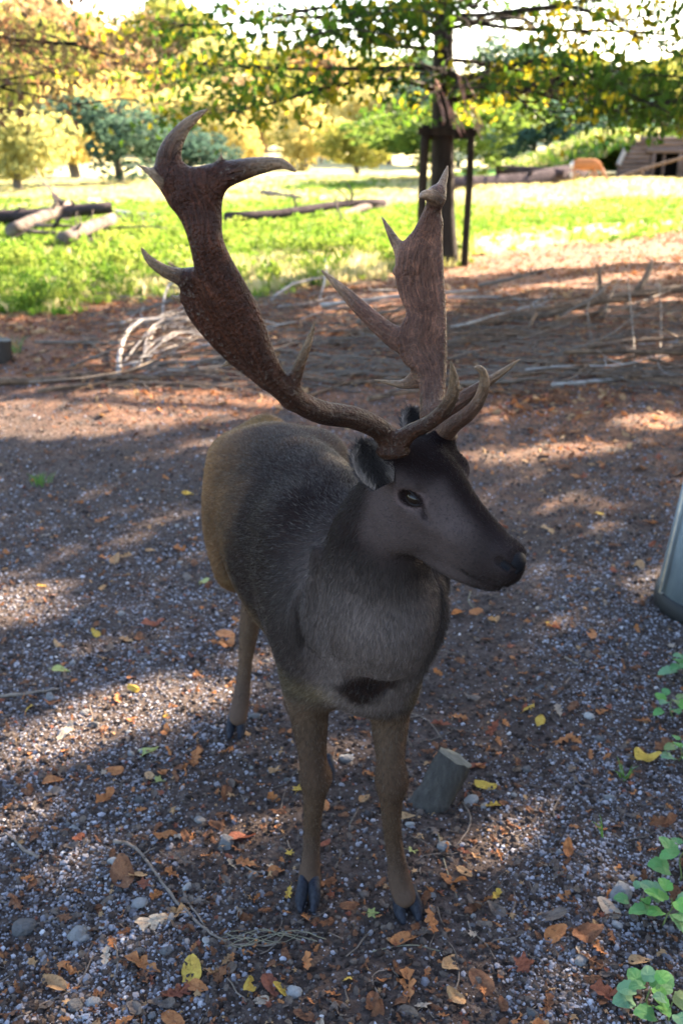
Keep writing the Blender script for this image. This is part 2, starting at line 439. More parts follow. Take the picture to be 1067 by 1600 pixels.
# ------------------------------------------------------------------ scattering countless bits as one object
LIB = {}
def scatter(name, variants, pts, rot, scl, rnd, label=None):
    c = bpy.data.collections.new(name + '_shapes')
    for o in variants: c.objects.link(o)
    me = bpy.data.meshes.new(name); me.vertices.add(len(pts)); me.vertices.foreach_set('co', np.asarray(pts, np.float32).ravel())
    def at(n, typ, arr, key='value'):
        a = me.attributes.new(n, typ, 'POINT'); a.data.foreach_set(key, arr.ravel())
    at('rot', 'FLOAT_VECTOR', np.asarray(rot, np.float32), 'vector'); at('scl', 'FLOAT', np.asarray(scl, np.float32)); at('rnd', 'FLOAT', np.asarray(rnd, np.float32))
    at('idx', 'INT', rng.integers(0, len(variants), len(pts)).astype(np.int32))
    o = bpy.data.objects.new(name, me); COL.objects.link(o); o['kind'] = 'stuff'
    ng = bpy.data.node_groups.new(name, 'GeometryNodeTree')
    ng.interface.new_socket('Geometry', in_out='INPUT', socket_type='NodeSocketGeometry'); ng.interface.new_socket('Geometry', in_out='OUTPUT', socket_type='NodeSocketGeometry')
    N = ng.nodes; gi = N.new('NodeGroupInput'); go = N.new('NodeGroupOutput'); ip = N.new('GeometryNodeInstanceOnPoints')
    ci = N.new('GeometryNodeCollectionInfo'); ci.inputs[0].default_value = c; ci.inputs['Separate Children'].default_value = True; ci.inputs['Reset Children'].default_value = True
    def na(n, typ):
        x = N.new('GeometryNodeInputNamedAttribute'); x.data_type = typ; x.inputs[0].default_value = n; return x.outputs['Attribute']
    Lk = ng.links.new
    Lk(gi.outputs[0], ip.inputs['Points']); Lk(ci.outputs[0], ip.inputs['Instance']); ip.inputs['Pick Instance'].default_value = True
    Lk(na('idx', 'INT'), ip.inputs['Instance Index'])
    er = N.new('FunctionNodeEulerToRotation'); Lk(na('rot', 'FLOAT_VECTOR'), er.inputs[0]); Lk(er.outputs[0], ip.inputs['Rotation'])
    Lk(na('scl', 'FLOAT'), ip.inputs['Scale']); Lk(ip.outputs[0], go.inputs[0])
    md_ = o.modifiers.new('scatter', 'NODES'); md_.node_group = ng
    if label: tag(o, label)
    return o
def libobj(name, me, mat):
    me.materials.append(mat); return bpy.data.objects.new(name, me)

def ico(sub=1):
    bm = bmesh.new(); bmesh.ops.create_icosphere(bm, subdivisions=sub, radius=1)
    V = np.array([v.co[:] for v in bm.verts]); F = np.array([[v.index for v in f.verts] for f in bm.faces]); bm.free(); return V, F
ICO1, ICO2 = ico(1), ico(2)
def rock(sub, seed, flat=.6, smooth=False, sharp=.35):
    V, F = ICO1 if sub == 1 else ICO2
    r = np.random.default_rng(seed); V = V.copy()
    for k in range(7):                                # planar cuts give a broken-stone look
        n = r.normal(size=3); n /= np.linalg.norm(n); d = .55 + .35 * r.random(); e = V @ n - d
        V = V - np.where(e > 0, e, 0)[:, None] * n
    V = V * (1 + (r.random((len(V), 1)) - .5) * sharp * .35) * np.array([1, .6 + .35 * r.random(), flat * (.7 + .5 * r.random())])
    return mesh_np('rock', V, F, None, smooth)
def stone_mat(name, stops, use_inst=True):
    t = NT(name); v = t.coord()
    r = t.attr('rnd', 'Fac', 'INSTANCER') if use_inst else t.n('ShaderNodeObjectInfo').outputs['Random']
    c = t.ramp(r, stops); n = t.noise(v, 2.4, 5, .7)
    c = t.mix(t.mrange(n, .35, .7, 0, .5), c, t.mix(1, c, (.5, .47, .45), 'MULTIPLY'))
    return t.finish(t.principled(c, .85, t.bump(n, .5, .3), .25))
STONE = [(0, (.035, .030, .030)), (.2, (.08, .073, .078)), (.45, (.165, .155, .17)), (.7, (.30, .285, .31)), (.86, (.38, .38, .42)), (.93, (.21, .14, .11)), (1, (.50, .47, .46))]
M_STONE = stone_mat('gravel_stone', STONE)
M_STONE1 = stone_mat('stone', [(0, (.06, .057, .057)), (.5, (.14, .135, .135)), (1, (.27, .26, .25))], False)
M_CLOD = stone_mat('soil_clod', [(0, (.020, .014, .012)), (.5, (.055, .040, .034)), (1, (.125, .096, .080))])
def cone_pts(n, y0, y1, power=2.0, xm=.40, xo=.25):
    """points on the ground, denser near the camera"""
    u = rng.random(n)
    if power == 2: y = y0 * (y1 / y0) ** u
    else: y = (y0 ** (2 - power) + u * (y1 ** (2 - power) - y0 ** (2 - power))) ** (1 / (2 - power))
    x = (rng.random(n) * 2 - 1) * (xm * y + xo)
    return x, y
def lay(x, y, dz=0.0): return np.stack([x, y, ground_z(x, y) + dz], 1)

x, y = cone_pts(430000, 1.15, 7.5, 2.0, .62, .9); g = grav_at(X=x, Y=y); k = rng.random(len(x)) < g * (.55 + .9 * (fbm(x * 6, y * 6, 3) - .3)); k &= meadow(x, y) < .5; x, y = x[k], y[k]
sz = np.exp(rng.normal(-5.45, .42, len(x))) * (.8 + .25 * sstep(2.5, 6, y) * 2); rn = np.clip(rng.normal(.5, .22, len(x)), 0, 1)
sz = np.minimum(sz, .013)
scatter('gravel', [libobj('pebble', rock(1, s), M_STONE) for s in range(7)], lay(x, y, 0) + np.stack([x * 0, x * 0, sz * .12], 1), rng.random((len(x), 3)) * [.6, .6, 6.28], sz, rn)
print('gravel', len(x))
x, y = cone_pts(105000, 1.15, 9, 2.0, .62, .9); sz = np.exp(rng.normal(-5.3, .5, len(x))); sz = np.minimum(sz, .014)
scatter('soil_crumbs', [libobj('crumb', rock(1, 50 + s, .7, False, .8), M_CLOD) for s in range(5)], lay(x, y), rng.random((len(x), 3)) * 6.28, sz, rng.random(len(x)))

# ------------------------------------------------------------------ fallen leaves
def leaf_mesh(kind, seed, curl=.35, cols=None):
    r = np.random.default_rng(seed); n = 40; a = np.arange(n) * 2 * PI / n            # angle 0 is the tip
    if kind == 'maple':
        rad = .50 + .0 * a
        for c, h, w in ((0, .55, .30), (1.05, .48, .26), (-1.05, .48, .26), (2.05, .26, .25), (-2.05, .26, .25)):
            d = np.abs((a - c + PI) % (2 * PI) - PI); rad = rad + h * np.maximum(0, 1 - d / w) ** .9
        rad *= np.where(np.abs(a - PI) < .25, .5, 1); rad = rad * .62
        xs, ys = rad * np.cos(a), rad * np.sin(a)
    elif kind == 'oak':
        tt = np.abs(((a / PI) + 1) % 2 - 1); s_ = np.sin(np.clip(1 - tt, 0, 1) * PI)
        xs = np.cos(a); w = .34 * np.sin((xs + 1) / 2 * PI) ** .55 * (1 + .25 * xs) * (1 + .45 * np.sin(xs * 11 + 1.2)); ys = np.sign(np.sin(a)) * np.maximum(w, .0); ys[np.abs(np.sin(a)) < 1e-6] = 0
    else:
        xs = np.cos(a); ys = np.sin(a) * .52 * (1 - .25 * xs); ys += .02 * np.sin(a * 18)
    O = np.stack([xs, ys], 1) * .5; O *= 1 + (r.random((n, 1)) - .5) * .06
    rings = [O * 0.02, O * .38, O * .72, O]
    P2 = np.vstack(rings); x, y = P2[:, 0], P2[:, 1]
    ph = r.random(4) * 6.28; ax_ = r.random() * 1.2 - .6
    u = x * math.cos(ax_) + y * math.sin(ax_); w = -x * math.sin(ax_) + y * math.cos(ax_)
    z = curl * (w * w * 1.6 * (1 if r.random() > .35 else -.6) + .5 * u * u * (r.random() - .3)) + .05 * curl * np.sin(x * 9 + ph[0]) + .07 * curl * np.sin(y * 11 + ph[1]) - .035 * np.exp(-np.abs(y) * 30)
    V = np.stack([x, y, z - z.min() * .9], 1)
    F = []
    for k in range(3):
        i = np.arange(n); F.append(np.stack([k * n + i, k * n + (i + 1) % n, (k + 1) * n + (i + 1) % n, (k + 1) * n + i], 1))
    F.append(np.stack([i, i * 0, (i + 1) % n, (i + 1) % n], 1)[:0].reshape(0, 4))
    F = np.vstack(F)
    # stalk
    sx = O[:, 0].min() * (.9 if kind != 'maple' else .6); st = np.array([[sx, 0, V[:, 2].min()], [sx - .12, .02, .02], [sx - .26, .06 * (r.random() - .5), .03]])
    tv, tf = tube(st, [.014, .010, .009], 3, False)
    n0 = len(V); V = np.vstack([V, tv]); F = np.vstack([F, tf + n0])
    return mesh_np('leaf', V, F, None, True)
def dead_leaf_mat(name, c1, c2, transl=.25):
    t = NT(name); v = t.coord(); r = t.n('ShaderNodeObjectInfo').outputs['Random']
    sp = t.n('ShaderNodeSeparateXYZ'); t.put(sp.inputs[0], v)
    ya = t.math('ABSOLUTE', sp.outputs[1])
    vein = t.math('ABSOLUTE', t.math('SINE', t.math('ADD', t.math('MULTIPLY', sp.outputs[0], 30), t.math('MULTIPLY', ya, -34))))
    vm = t.math('MAXIMUM', t.mrange(ya, 0, .014, 1, 0), t.math('MULTIPLY', t.mrange(vein, 0, .22, 1, 0), .6))
    n = t.noise(v, 5, 5, .7)
    c = t.mix(t.mrange(n, .35, .68), c1, c2)
    c = t.mix(t.mrange(t.noise(v, 11, 4, .7), .58, .68, 0, .7), c, (.045, .025, .015))
    c = t.mix(t.math('MULTIPLY', vm, .4), c, t.mix(1, c, (1.7, 1.6, 1.5), 'MULTIPLY'))
    c = t.mix(t.mrange(r, 0, 1, 0, .45), c, t.mix(1, c, (.62, .52, .45), 'MULTIPLY'))
    d = t.principled(c, .6, t.bump(vm, .5, .02, t.bump(n, .5, .06)), .3)
    tr = t.n('ShaderNodeBsdfTranslucent'); t.put(tr.inputs[0], c); mx = t.n('ShaderNodeMixShader'); mx.inputs[0].default_value = transl
    t.t.links.new(d, mx.inputs[1]); t.t.links.new(tr.outputs[0], mx.inputs[2])
    return t.finish(mx.outputs[0])
LM = {'orange': dead_leaf_mat('orange_leaf', (.42, .185, .075), (.30, .115, .045)), 'brown': dead_leaf_mat('brown_leaf', (.20, .095, .05), (.12, .05, .028)),
      'tan': dead_leaf_mat('tan_leaf', (.42, .27, .14), (.30, .17, .085)), 'yellow': dead_leaf_mat('yellow_leaf', (.55, .38, .07), (.42, .25, .05)),
      'pale': dead_leaf_mat('pale_leaf', (.46, .38, .29), (.33, .25, .19)), 'green': dead_leaf_mat('pale_green_leaf', (.36, .40, .14), (.26, .28, .11)),
      'red': dead_leaf_mat('red_brown_leaf', (.27, .095, .055), (.17, .06, .04)), 'grey': dead_leaf_mat('grey_brown_leaf', (.17, .135, .115), (.11, .085, .07))}
# ------------------------------------------------------------------ the fallow buck
def mat_coat():
    t = NT('deer_coat'); c = t.attr('col'); v = t.coord()
    n1 = t.noise(v, 9, 4, .6); n2 = t.noise(t.mapping(v, (1, 1, .35)), 260, 3, .7)
    c = t.mix(t.mrange(n1, .35, .7, 0, .45), c, t.mix(1, c, (.55, .5, .5), 'MULTIPLY'))
    c = t.mix(t.mrange(n2, .4, .75, 0, .5), c, t.mix(1, c, (1.5, 1.45, 1.4), 'MULTIPLY'))
    nb = t.bump(n2, .5, .002, t.bump(n1, .35, .012))
    return t.finish(t.principled(c, .8, nb, .05))
M_COAT = mat_coat()
def mat_antler():
    t = NT('antler_bone'); c = t.attr('col'); v = t.coord(); g = t.attr('ang', 'Fac')
    al = t.attr('along', 'Fac')
    comb = t.n('ShaderNodeCombineXYZ'); t.put(comb.inputs[0], t.math('MULTIPLY', g, 1.0)); t.put(comb.inputs[1], t.math('MULTIPLY', al, .12))
    smooth = t.attr('palm', 'Fac')
    gro = t.noise(comb.outputs[0], 230, 4, .7)
    bead = t.noise(v, 190, 3, .6); big = t.noise(v, 22, 5, .65, dist=.8)
    vein = t.mrange(t.math('ABSOLUTE', t.math('SUBTRACT', t.noise(v, 26, 3, .5, dist=1.2), .5)), 0, .022, 1, 0)
    c2 = t.mix(t.mrange(big, .35, .7, 0, .75), c, t.mix(1, c, (.28, .22, .20), 'MULTIPLY'))
    c2 = t.mix(t.mrange(gro, .45, .7, 0, .75), c2, t.mix(1, c2, (2.6, 2.3, 2.1), 'MULTIPLY'))
    c2 = t.mix(t.math('MULTIPLY', t.math('MULTIPLY', vein, smooth), .6), c2, t.mix(1, c2, (2.1, 1.95, 1.75), 'MULTIPLY'))
    c2 = t.mix(t.math('MULTIPLY', t.mrange(bead, .56, .72, 0, .45), t.math('SUBTRACT', 1.0, smooth)), c2, (.20, .155, .12))
    b1 = t.bump(gro, 1.0, .008); b2 = t.bump(bead, .8, .006, b1); b3 = t.bump(vein, -.35, .003, t.bump(big, .5, .006, b2))
    return t.finish(t.principled(c2, .4, b3, .35))
M_ANTLER = mat_antler()

az, pt = R(50), R(10)
hh = np.array([math.cos(pt) * math.cos(az), -math.cos(pt) * math.sin(az), -math.sin(pt)])
hl = np.array([math.sin(az), math.cos(az), 0.0])
# a slight roll of the head
hu = np.cross(hh, hl); hu = hu if hu[2] > 0 else -hu
NOSE = P(806, 884, 1.335)
HO = NOSE - .192 * hh + .044 * hu
def HP(s, lat, up): return HO + s * hh + lat * hl + up * hu
HAX = np.array([hh, hl, hu])

BURR = {-1: P(614, 706, 1.455), 1: P(689, 688, 1.53)}
NHAIR = 150000
def build_deer():
    ax = np.array([-.30, .954, 0]); ax /= np.linalg.norm(ax); lat = np.array([ax[1], -ax[0], 0])   # deer's left = image right
    Z = np.array([0, 0, 1.0])
    torso = Loft([(.070, 1.63, .765), (.048, 1.70, .735), (.018, 1.80, .722), (-.035, 1.95, .722), (-.085, 2.10, .722), (-.135, 2.24, .748), (-.178, 2.36, .785), (-.205, 2.43, .80)],
                 [.066, .100, .126, .155, .175, .172, .145, .09], [.10, .165, .205, .228, .228, .205, .165, .115], U=Z, k=.05, cap=.9)
    neck = Loft([(.035, 1.80, .80), P(586, 945, 1.66), P(588, 880, 1.60), P(606, 815, 1.555), HP(-.045, .0, -.06)],
                [.115, .102, .090, .070, .046], [.16, .125, .11, .09, .06], U=-ax, k=.05)
    bulge = ell(P(604, 960, 1.588), (.078, .075, .078), k=.05)
    brisket = ell((.042, 1.75, .60), (.09, .10, .075), k=.04)
    pr = [torso, neck, bulge, brisket]
    fold = ell(P(574, 1080, 1.59), (.050, .045, .024), k=.03, sub=True)
    # shoulders and haunches
    pr += [Loft([(-.105, 1.90, .86), (-.098, 1.80, .72), P(486, 1070, 1.80)], [.075, .085, .057], [.04, .045, .047], U=lat, k=.08),
           Loft([(.115, 1.86, .86), (.105, 1.75, .70), P(606, 1070, 1.75)], [.075, .08, .054], [.04, .04, .045], U=lat, k=.08),
           Loft([(-.26, 2.33, .84), (-.27, 2.32, .70), (-.262, 2.24, .60)], [.12, .125, .07], [.065, .07, .05], U=lat, k=.07),
           Loft([(-.06, 2.40, .84), (-.01, 2.38, .70), (-.03, 2.28, .60)], [.12, .125, .08], [.065, .07, .05], U=lat, k=.07),
           Loft([(-.26, 2.30, .66), (-.245, 2.42, .52), P(394, 948, 2.50)], [.085, .05, .024], [.05, .036, .02], U=lat, k=.05),
           Loft([(-.02, 2.32, .66), (-.04, 2.33, .52), (-.068, 2.36, .42)], [.085, .05, .026], [.05, .036, .022], U=lat, k=.05),
           ell((-.19, 2.44, .86), (.05, .05, .07), k=.05)]
    pr += [fold]
    # coat folds: cape edge on the neck, shoulder blade, haunch
    for pts_, r_ in (([P(494, 860, 1.62), P(484, 930, 1.64), P(492, 1000, 1.66)], .008), ([P(455, 860, 1.80), P(440, 930, 1.78), P(446, 1000, 1.76), P(470, 1050, 1.74)], .008),
                     ([P(560, 905, 1.545), P(530, 960, 1.56), P(520, 1010, 1.60)], .006), ([P(668, 925, 1.60), P(662, 985, 1.61), P(640, 1035, 1.62)], .006)):
        pr.append(Loft(pts_, r_, k=.03))
    for pts_, r_ in (([P(480, 860, 1.645), P(468, 940, 1.665), P(476, 1010, 1.69)], .006), ([P(398, 760, 2.16), P(372, 830, 2.16), P(360, 900, 2.14)], .008), ([P(432, 880, 1.85), P(418, 950, 1.84), P(425, 1020, 1.83)], .006),
                     ([P(420, 850, 2.0), P(402, 910, 2.02), P(408, 980, 2.0)], .006)):
        pr.append(Loft(pts_, r_, k=.022, sub=True))
    # fore legs
    def leg(pts, a, b=None, k=.02): return Loft(pts, a, b if b is not None else a, U=(0, 1, 0), k=k, n=4)
    fr = [P(480, 1062, 1.81), P(484, 1130, 1.80), P(489, 1185, 1.775), P(493, 1215, 1.765), P(491, 1243, 1.768), P(488, 1290, 1.785), P(486, 1340, 1.80), P(484, 1368, 1.80), P(483, 1392, 1.782)]
    fl = [P(612, 1062, 1.76), P(609, 1130, 1.75), P(610, 1185, 1.72), P(612, 1222, 1.71), P(611, 1250, 1.712), P(613, 1300, 1.73), P(620, 1350, 1.742), P(625, 1378, 1.745), P(632, 1402, 1.73)]
    ra = [.046, .037, .0285, .0345, .0235, .0185, .0200, .026, .025]
    pr += [leg(fr, ra, [.055, .043, .033, .036, .027, .021, .022, .027, .022], .03), leg(fl, ra, [.055, .043, .033, .036, .027, .021, .022, .027, .022], .03)]
    hr = [P(394, 948, 2.50), P(389, 985, 2.492), P(384, 1030, 2.475), P(380, 1070, 2.462), P(376, 1098, 2.455), P(372, 1122, 2.436)]
    hlg = [(-.068, 2.36, .42), P(459, 1080, 2.35), P(466, 1120, 2.32), P(480, 1160, 2.29), P(492, 1185, 2.27), P(503, 1203, 2.245)]
    rh = [.027, .0265, .0195, .0205, .0255, .025]
    pr += [leg(hr, rh, [.036, .03, .021, .021, .024, .022]), leg(hlg, rh, [.036, .03, .021, .021, .024, .022])]
    # knees and fetlocks, dew claws
    # head
    pr += [Loft([HP(-.095, 0, -.045), HP(-.07, 0, -.036), HP(-.035, 0, -.024), HP(0, 0, -.028), HP(.05, 0, -.042), HP(.10, 0, -.050), HP(.145, 0, -.053), HP(.178, 0, -.050)],
                [.040, .050, .058, .056, .045, .037, .033, .028], [.045, .054, .070, .084, .074, .060, .049, .035], U=hu, k=.03, cap=.8)]
    for sgn in (-1, 1):
        pr += [ell(HP(-.030, sgn * .036, -.070), (.052, .022, .042), HAX, k=.035),              # cheek
               ell(HP(-.008, sgn * .050, .022), (.036, .020, .022), HAX, k=.022),               # brow
               ell(HP(.172, sgn * .016, -.040), (.020, .013, .02), HAX, k=.012),                # nostril wing
               Loft([HP(.0, sgn * .05, -.015), HP(.05, sgn * .038, -.028), HP(.1, sgn * .028, -.036)], [.010, .008, .006], k=.03),
               Loft([HP(-.035, sgn * .026, .015), BURR[sgn]], [.028, .021], k=.025)]   # pedicles
    pr += [Loft([HP(.01, 0, -.102), HP(.07, 0, -.106), HP(.12, 0, -.101), HP(.160, 0, -.090)], [.030, .027, .024, .019], [.020, .017, .015, .013], U=hu, k=.012),
           ell(HP(-.03, 0, .034), (.04, .032, .022), HAX, k=.03)]                               # poll tuft
    for sgn in (-1, 1):
        pr += [ell(HP(.016, sgn * .058, -.002), (.020, .014, .0130), HAX, k=.010, sub=True),        # eye socket
               ell(HP(.016, sgn * .046, -.002), (.021, .011, .0165), HAX, k=.006),
               Loft([HP(.037, sgn * .052, -.012), HP(.056, sgn * .047, -.028)], [.004, .002], k=.008, sub=True),
               Loft([HP(.181, sgn * .028, -.034), HP(.190, sgn * .017, -.042)], [.0075, .0055], k=.006, sub=True),
               Loft([HP(.11, sgn * .036, -.090), HP(.13, sgn * .034, -.090), HP(.15, sgn * .030, -.086), HP(.176, sgn * .018, -.075), HP(.190, 0, -.073)], [.0022], k=.006, sub=True)]
    V, Q = sdf_mesh(pr, .0036)
    hx = (V - HO) @ HAX.T
    hd = np.linalg.norm((hx - np.array([.05, 0, -.02])) * np.array([.75, 1, 1]), axis=1)
    V = relax(V, Q, 10, np.clip(sstep(.10, .16, hd), .04, 1) * (.25 + .75 * sstep(.45, .6, V[:, 2])))
    # coat colours: dark saddle, grey neck, tan haunch and belly, brown grey legs
    n = fbm(V[:, 0] * 9 + V[:, 2] * 7, V[:, 1] * 9 + V[:, 2] * 5, 4)
    hx = (V - HO) @ HAX.T
    s = (V - np.array([.05, 1.70, .7])) @ ax; l = (V - np.array([.05, 1.70, .7])) @ lat; z = V[:, 2]
    mixc = lambda a, b, t: a * (1 - t[:, None]) + np.asarray(b) * t[:, None]
    c = np.tile(np.array([.026, .019, .018]), (len(V), 1))                                   # saddle
    c = mixc(c, (.085, .068, .055), sstep(.30, .60, s + n * .25 - .12) * sstep(.70, .86, z))   # speckled rump top
    c = mixc(c, (.17, .118, .052), sstep(.62, .70, s + (n - .5) * .12))             # tan buttock
    c = mixc(c, (.15, .108, .055), sstep(.66, .57, z + (n - .5) * .10) * sstep(.12, .40, s))          # belly and flank
    dlf = np.abs(s - (.42 + (z - .6) * .55)); c = mixc(c, (.14, .10, .055), sstep(.035, .0, dlf) * sstep(.9, .8, z) * sstep(.45, .6, z) * .7)
    fore = sstep(.16, .0, s + (n - .5) * .08)
    c = mixc(c, (.085, .080, .078), fore * sstep(.98, .86, z + (n - .5) * .1) * .9)                # chest and front of neck
    c = mixc(c, (.060, .052, .050), sstep(.0, .10, s + .06) * sstep(.3, .2, s) * sstep(.8, .6, z) * .7)
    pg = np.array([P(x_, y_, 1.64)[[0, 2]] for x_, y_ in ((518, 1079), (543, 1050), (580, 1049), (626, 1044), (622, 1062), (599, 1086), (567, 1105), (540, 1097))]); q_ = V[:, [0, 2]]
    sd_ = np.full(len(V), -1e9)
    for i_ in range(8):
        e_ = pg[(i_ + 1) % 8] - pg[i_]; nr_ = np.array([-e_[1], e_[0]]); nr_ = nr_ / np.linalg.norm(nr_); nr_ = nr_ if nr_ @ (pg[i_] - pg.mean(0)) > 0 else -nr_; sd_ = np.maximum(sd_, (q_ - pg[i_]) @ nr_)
    c = mixc(c, (.010, .007, .006), sstep(.016, -.012, sd_ + (n - .5) * .045) * sstep(1.85, 1.7, V[:, 1]))  # dark hair, with the shade of the recess under the breast painted in
    c = mixc(c, (.20, .125, .060), sstep(.34, .62, s + (n - .5) * .35) * sstep(-.07, -.17, l + (n - .5) * .09) * sstep(1.0, .84, z + (n - .5) * .1) * .85)
    legm = sstep(.545, .50, z)
    c = mixc(c, (.100, .078, .055), legm)
    c = mixc(c, (.13, .115, .065), sstep(.50, .56, z) * sstep(.62, .56, z) * sstep(.05, .10, np.abs(l)) * sstep(.25, .1, s) * .6)
    c = mixc(c, (.060, .040, .028), sstep(.10, .0, np.abs(z - .36)) * sstep(2.0, 1.9, V[:, 1]) * .6)
    c = mixc(c, (.095, .082, .072), sstep(.22, .12, z))
    head = sstep(-.11, -.05, hx[:, 0]) * sstep(.17, .12, np.linalg.norm(hx * np.array([.6, 1, 1]), axis=1))
    c = mixc(c, (.062, .054, .054), head * .9)
    crown = sstep(.020, .050, hx[:, 2] + (n - .5) * .02 + .25 * np.maximum(hx[:, 0], 0) * 0) * sstep(-.14, -.09, hx[:, 0])
    c = mixc(c, (.012, .008, .008), crown * sstep(.06, .03, hx[:, 0]) * head.clip(0, 1))
    bridge = sstep(.030, .012, np.abs(hx[:, 1])) * sstep(.0, .03, hx[:, 0]) * sstep(-.03, -.01, hx[:, 2] + hx[:, 0] * .35)
    c = mixc(c, (.014, .010, .010), bridge * head * .9)
    eye = np.linalg.norm((hx - np.array([.016, 0, -.002]))[:, [0, 2]] * np.array([1, 1.5]), axis=1)
    c = mixc(c, (.105, .085, .085), sstep(.032, .020, eye) * sstep(.03, .04, np.abs(hx[:, 1])) * .8)
    c = mixc(c, (.012, .009, .009), sstep(.0225, .0195, eye) * sstep(.03, .04, np.abs(hx[:, 1])))
    tq = hx[:, [0, 2]] - np.array([.035, -.006]); td = np.array([.010, -.017]); tt_ = np.clip(tq @ td / (td @ td), 0, 1); tear = np.linalg.norm(tq - tt_[:, None] * td, axis=1) * (1 + .6 * tt_)
    c = mixc(c, (.012, .009, .010), sstep(.008, .003, tear) * sstep(.03, .04, np.abs(hx[:, 1])) * .75)
    lip = sstep(.004, .0015, np.abs(hx[:, 2] + .084)) * sstep(.07, .09, hx[:, 0])
    c = mixc(c, (.016, .013, .012), lip * sstep(.10, .13, hx[:, 0]))
    c = mixc(c, (.032, .027, .028), sstep(.12, .16, hx[:, 0]) * .8 * head.clip(0, 1) + sstep(.12, .16, hx[:, 0]) * .0)
    cheekm = head * sstep(.050, -.02, hx[:, 2]) * sstep(.022, .050, np.abs(hx[:, 1]) + .2 * np.maximum(hx[:, 0], 0)) * sstep(.14, .08, hx[:, 0])
    chestm = fore * sstep(.95, .80, z) * sstep(.50, .58, z) * sstep(.13, .05, np.abs(l + .02))
    c *= (.8 + .4 * n)[:, None] * np.array([.50, .40, .36]) * (1 + .35 * legm + .55 * sstep(.55, .7, s) + .65 * cheekm + 1.7 * chestm)[:, None]
    c = c * (1 - (legm * .35)[:, None]) + np.array([.085, .050, .032]) * (legm * .35)[:, None]
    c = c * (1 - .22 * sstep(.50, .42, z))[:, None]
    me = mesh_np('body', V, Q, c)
    root = thing('fallow_deer', (0, 2.0, 0), 'dark brown fallow buck with broad palmate antlers, standing with its head turned aside', 'deer')
    def ch(name, m, mat, par=root):
        o = link(name, m, mat); o.parent = par
        if par is root: o.matrix_parent_inverse = Matrix.Translation((0, -2.0, 0))
        return o
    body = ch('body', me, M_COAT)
    # short coat: one strand system lying along the body
    e1 = V[Q[:, 1]] - V[Q[:, 0]]; e2 = V[Q[:, 3]] - V[Q[:, 0]]; nr = np.cross(V[Q[:, 2]] - V[Q[:, 0]], V[Q[:, 3]] - V[Q[:, 1]]); ar = np.linalg.norm(nr, axis=1) * .5; nr /= (2 * ar + 1e-12)[:, None]
    qc = V[Q].mean(1); qh = (qc - HO) @ HAX.T
    rg = np.random.default_rng(5); wgt = ar * sstep(.08, .16, qc[:, 2]); pick = rg.choice(len(Q), NHAIR, p=wgt / wgt.sum())
    uv = rg.random((NHAIR, 2)); p0 = V[Q[pick, 0]] + e1[pick] * uv[:, :1] + e2[pick] * uv[:, 1:]
    nn = nr[pick]; hq = qh[pick]; zz = qc[pick, 2]
    isH = sstep(.17, .13, np.linalg.norm(hq * np.array([.6, 1, 1]), axis=1)) * sstep(-.09, -.05, hq[:, 0])
    flow = np.tile(ax * 1.0 + np.array([0, 0, -.55]), (NHAIR, 1)); nk = sstep(1.80, 1.66, qc[pick, 1]) * sstep(.55, .7, zz); flow = flow * (1 - nk[:, None]) + np.array([-.1, .25, -1.0]) * nk[:, None]
    flow = flow * (1 - isH[:, None]) + (-hh + np.array([0, 0, -.15])) * isH[:, None]; lg_ = sstep(.52, .44, zz)[:, None]; flow = flow * (1 - lg_) + np.array([0, .1, -1.0]) * lg_
    flow = flow + rg.normal(0, .22, flow.shape); flow -= (flow * nn).sum(1)[:, None] * nn; flow /= np.linalg.norm(flow, axis=1)[:, None] + 1e-9
    ln = (.0125 - .0085 * isH - .006 * sstep(.5, .4, zz)) * (.7 + .6 * rg.random(NHAIR)); ln = ln[:, None]
    pts = np.stack([p0 - nn * .0008, p0 + (flow * .45 + nn * .15) * ln, p0 + (flow * .98 + nn * .20) * ln], 1)
    hc = bpy.data.hair_curves.new('coat_hair'); hc.add_curves([3] * NHAIR)
    hc.attributes['position'].data.foreach_set('vector', pts.astype(np.float32).ravel())
    ra_ = hc.attributes.new('radius', 'FLOAT', 'POINT'); ra_.data.foreach_set('value', np.tile(np.array([.00040, .00034, .00010], np.float32), NHAIR))
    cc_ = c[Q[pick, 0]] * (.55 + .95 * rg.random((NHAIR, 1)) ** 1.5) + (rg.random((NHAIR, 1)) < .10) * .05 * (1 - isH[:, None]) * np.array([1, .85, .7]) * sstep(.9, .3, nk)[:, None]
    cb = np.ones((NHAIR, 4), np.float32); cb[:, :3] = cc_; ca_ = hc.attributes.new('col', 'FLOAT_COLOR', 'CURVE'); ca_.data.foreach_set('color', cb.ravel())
    t_ = NT('coat_hair'); M_HAIR = t_.finish(t_.principled(t_.attr('col'), .45, None, .26)); hc.materials.append(M_HAIR)
    ho_ = bpy.data.objects.new('coat_hair', hc); COL.objects.link(ho_); ho_.parent = root; ho_.matrix_parent_inverse = Matrix.Translation((0, -2.0, 0)); ho_['kind'] = 'stuff'
    # eyes
    me_ = NT('deer_eye'); M_EYE = me_.finish(me_.principled((.010, .006, .004), .05, None, .5))
    lm = NT('eyelid'); M_LID = lm.finish(lm.principled((.010, .007, .007), .5, None, .25))
    for sgn in (-1, 1):
        V2, Q2 = sdf_mesh([ell(HP(.016, sgn * .0475, -.002), (.0155, .0125, .0112), HAX)], .0012, 3)
        eo = ch('eye', mesh_np('eye', V2, Q2), M_EYE)
        pts = []
        for k in range(25):
            a = 2 * PI * k / 24; x = math.cos(a); y = math.sin(a)
            up = .0094 * y * (1 - .35 * x) if y > 0 else .0078 * y
            pts.append(HP(.016 + .0165 * x, sgn * (.0560 - .006 * abs(x) ** 3), -.002 + up - .002 * x))
        V3, Q3 = sdf_mesh([Loft(pts, .0017, k=.001, n=1)], .0009, 3)
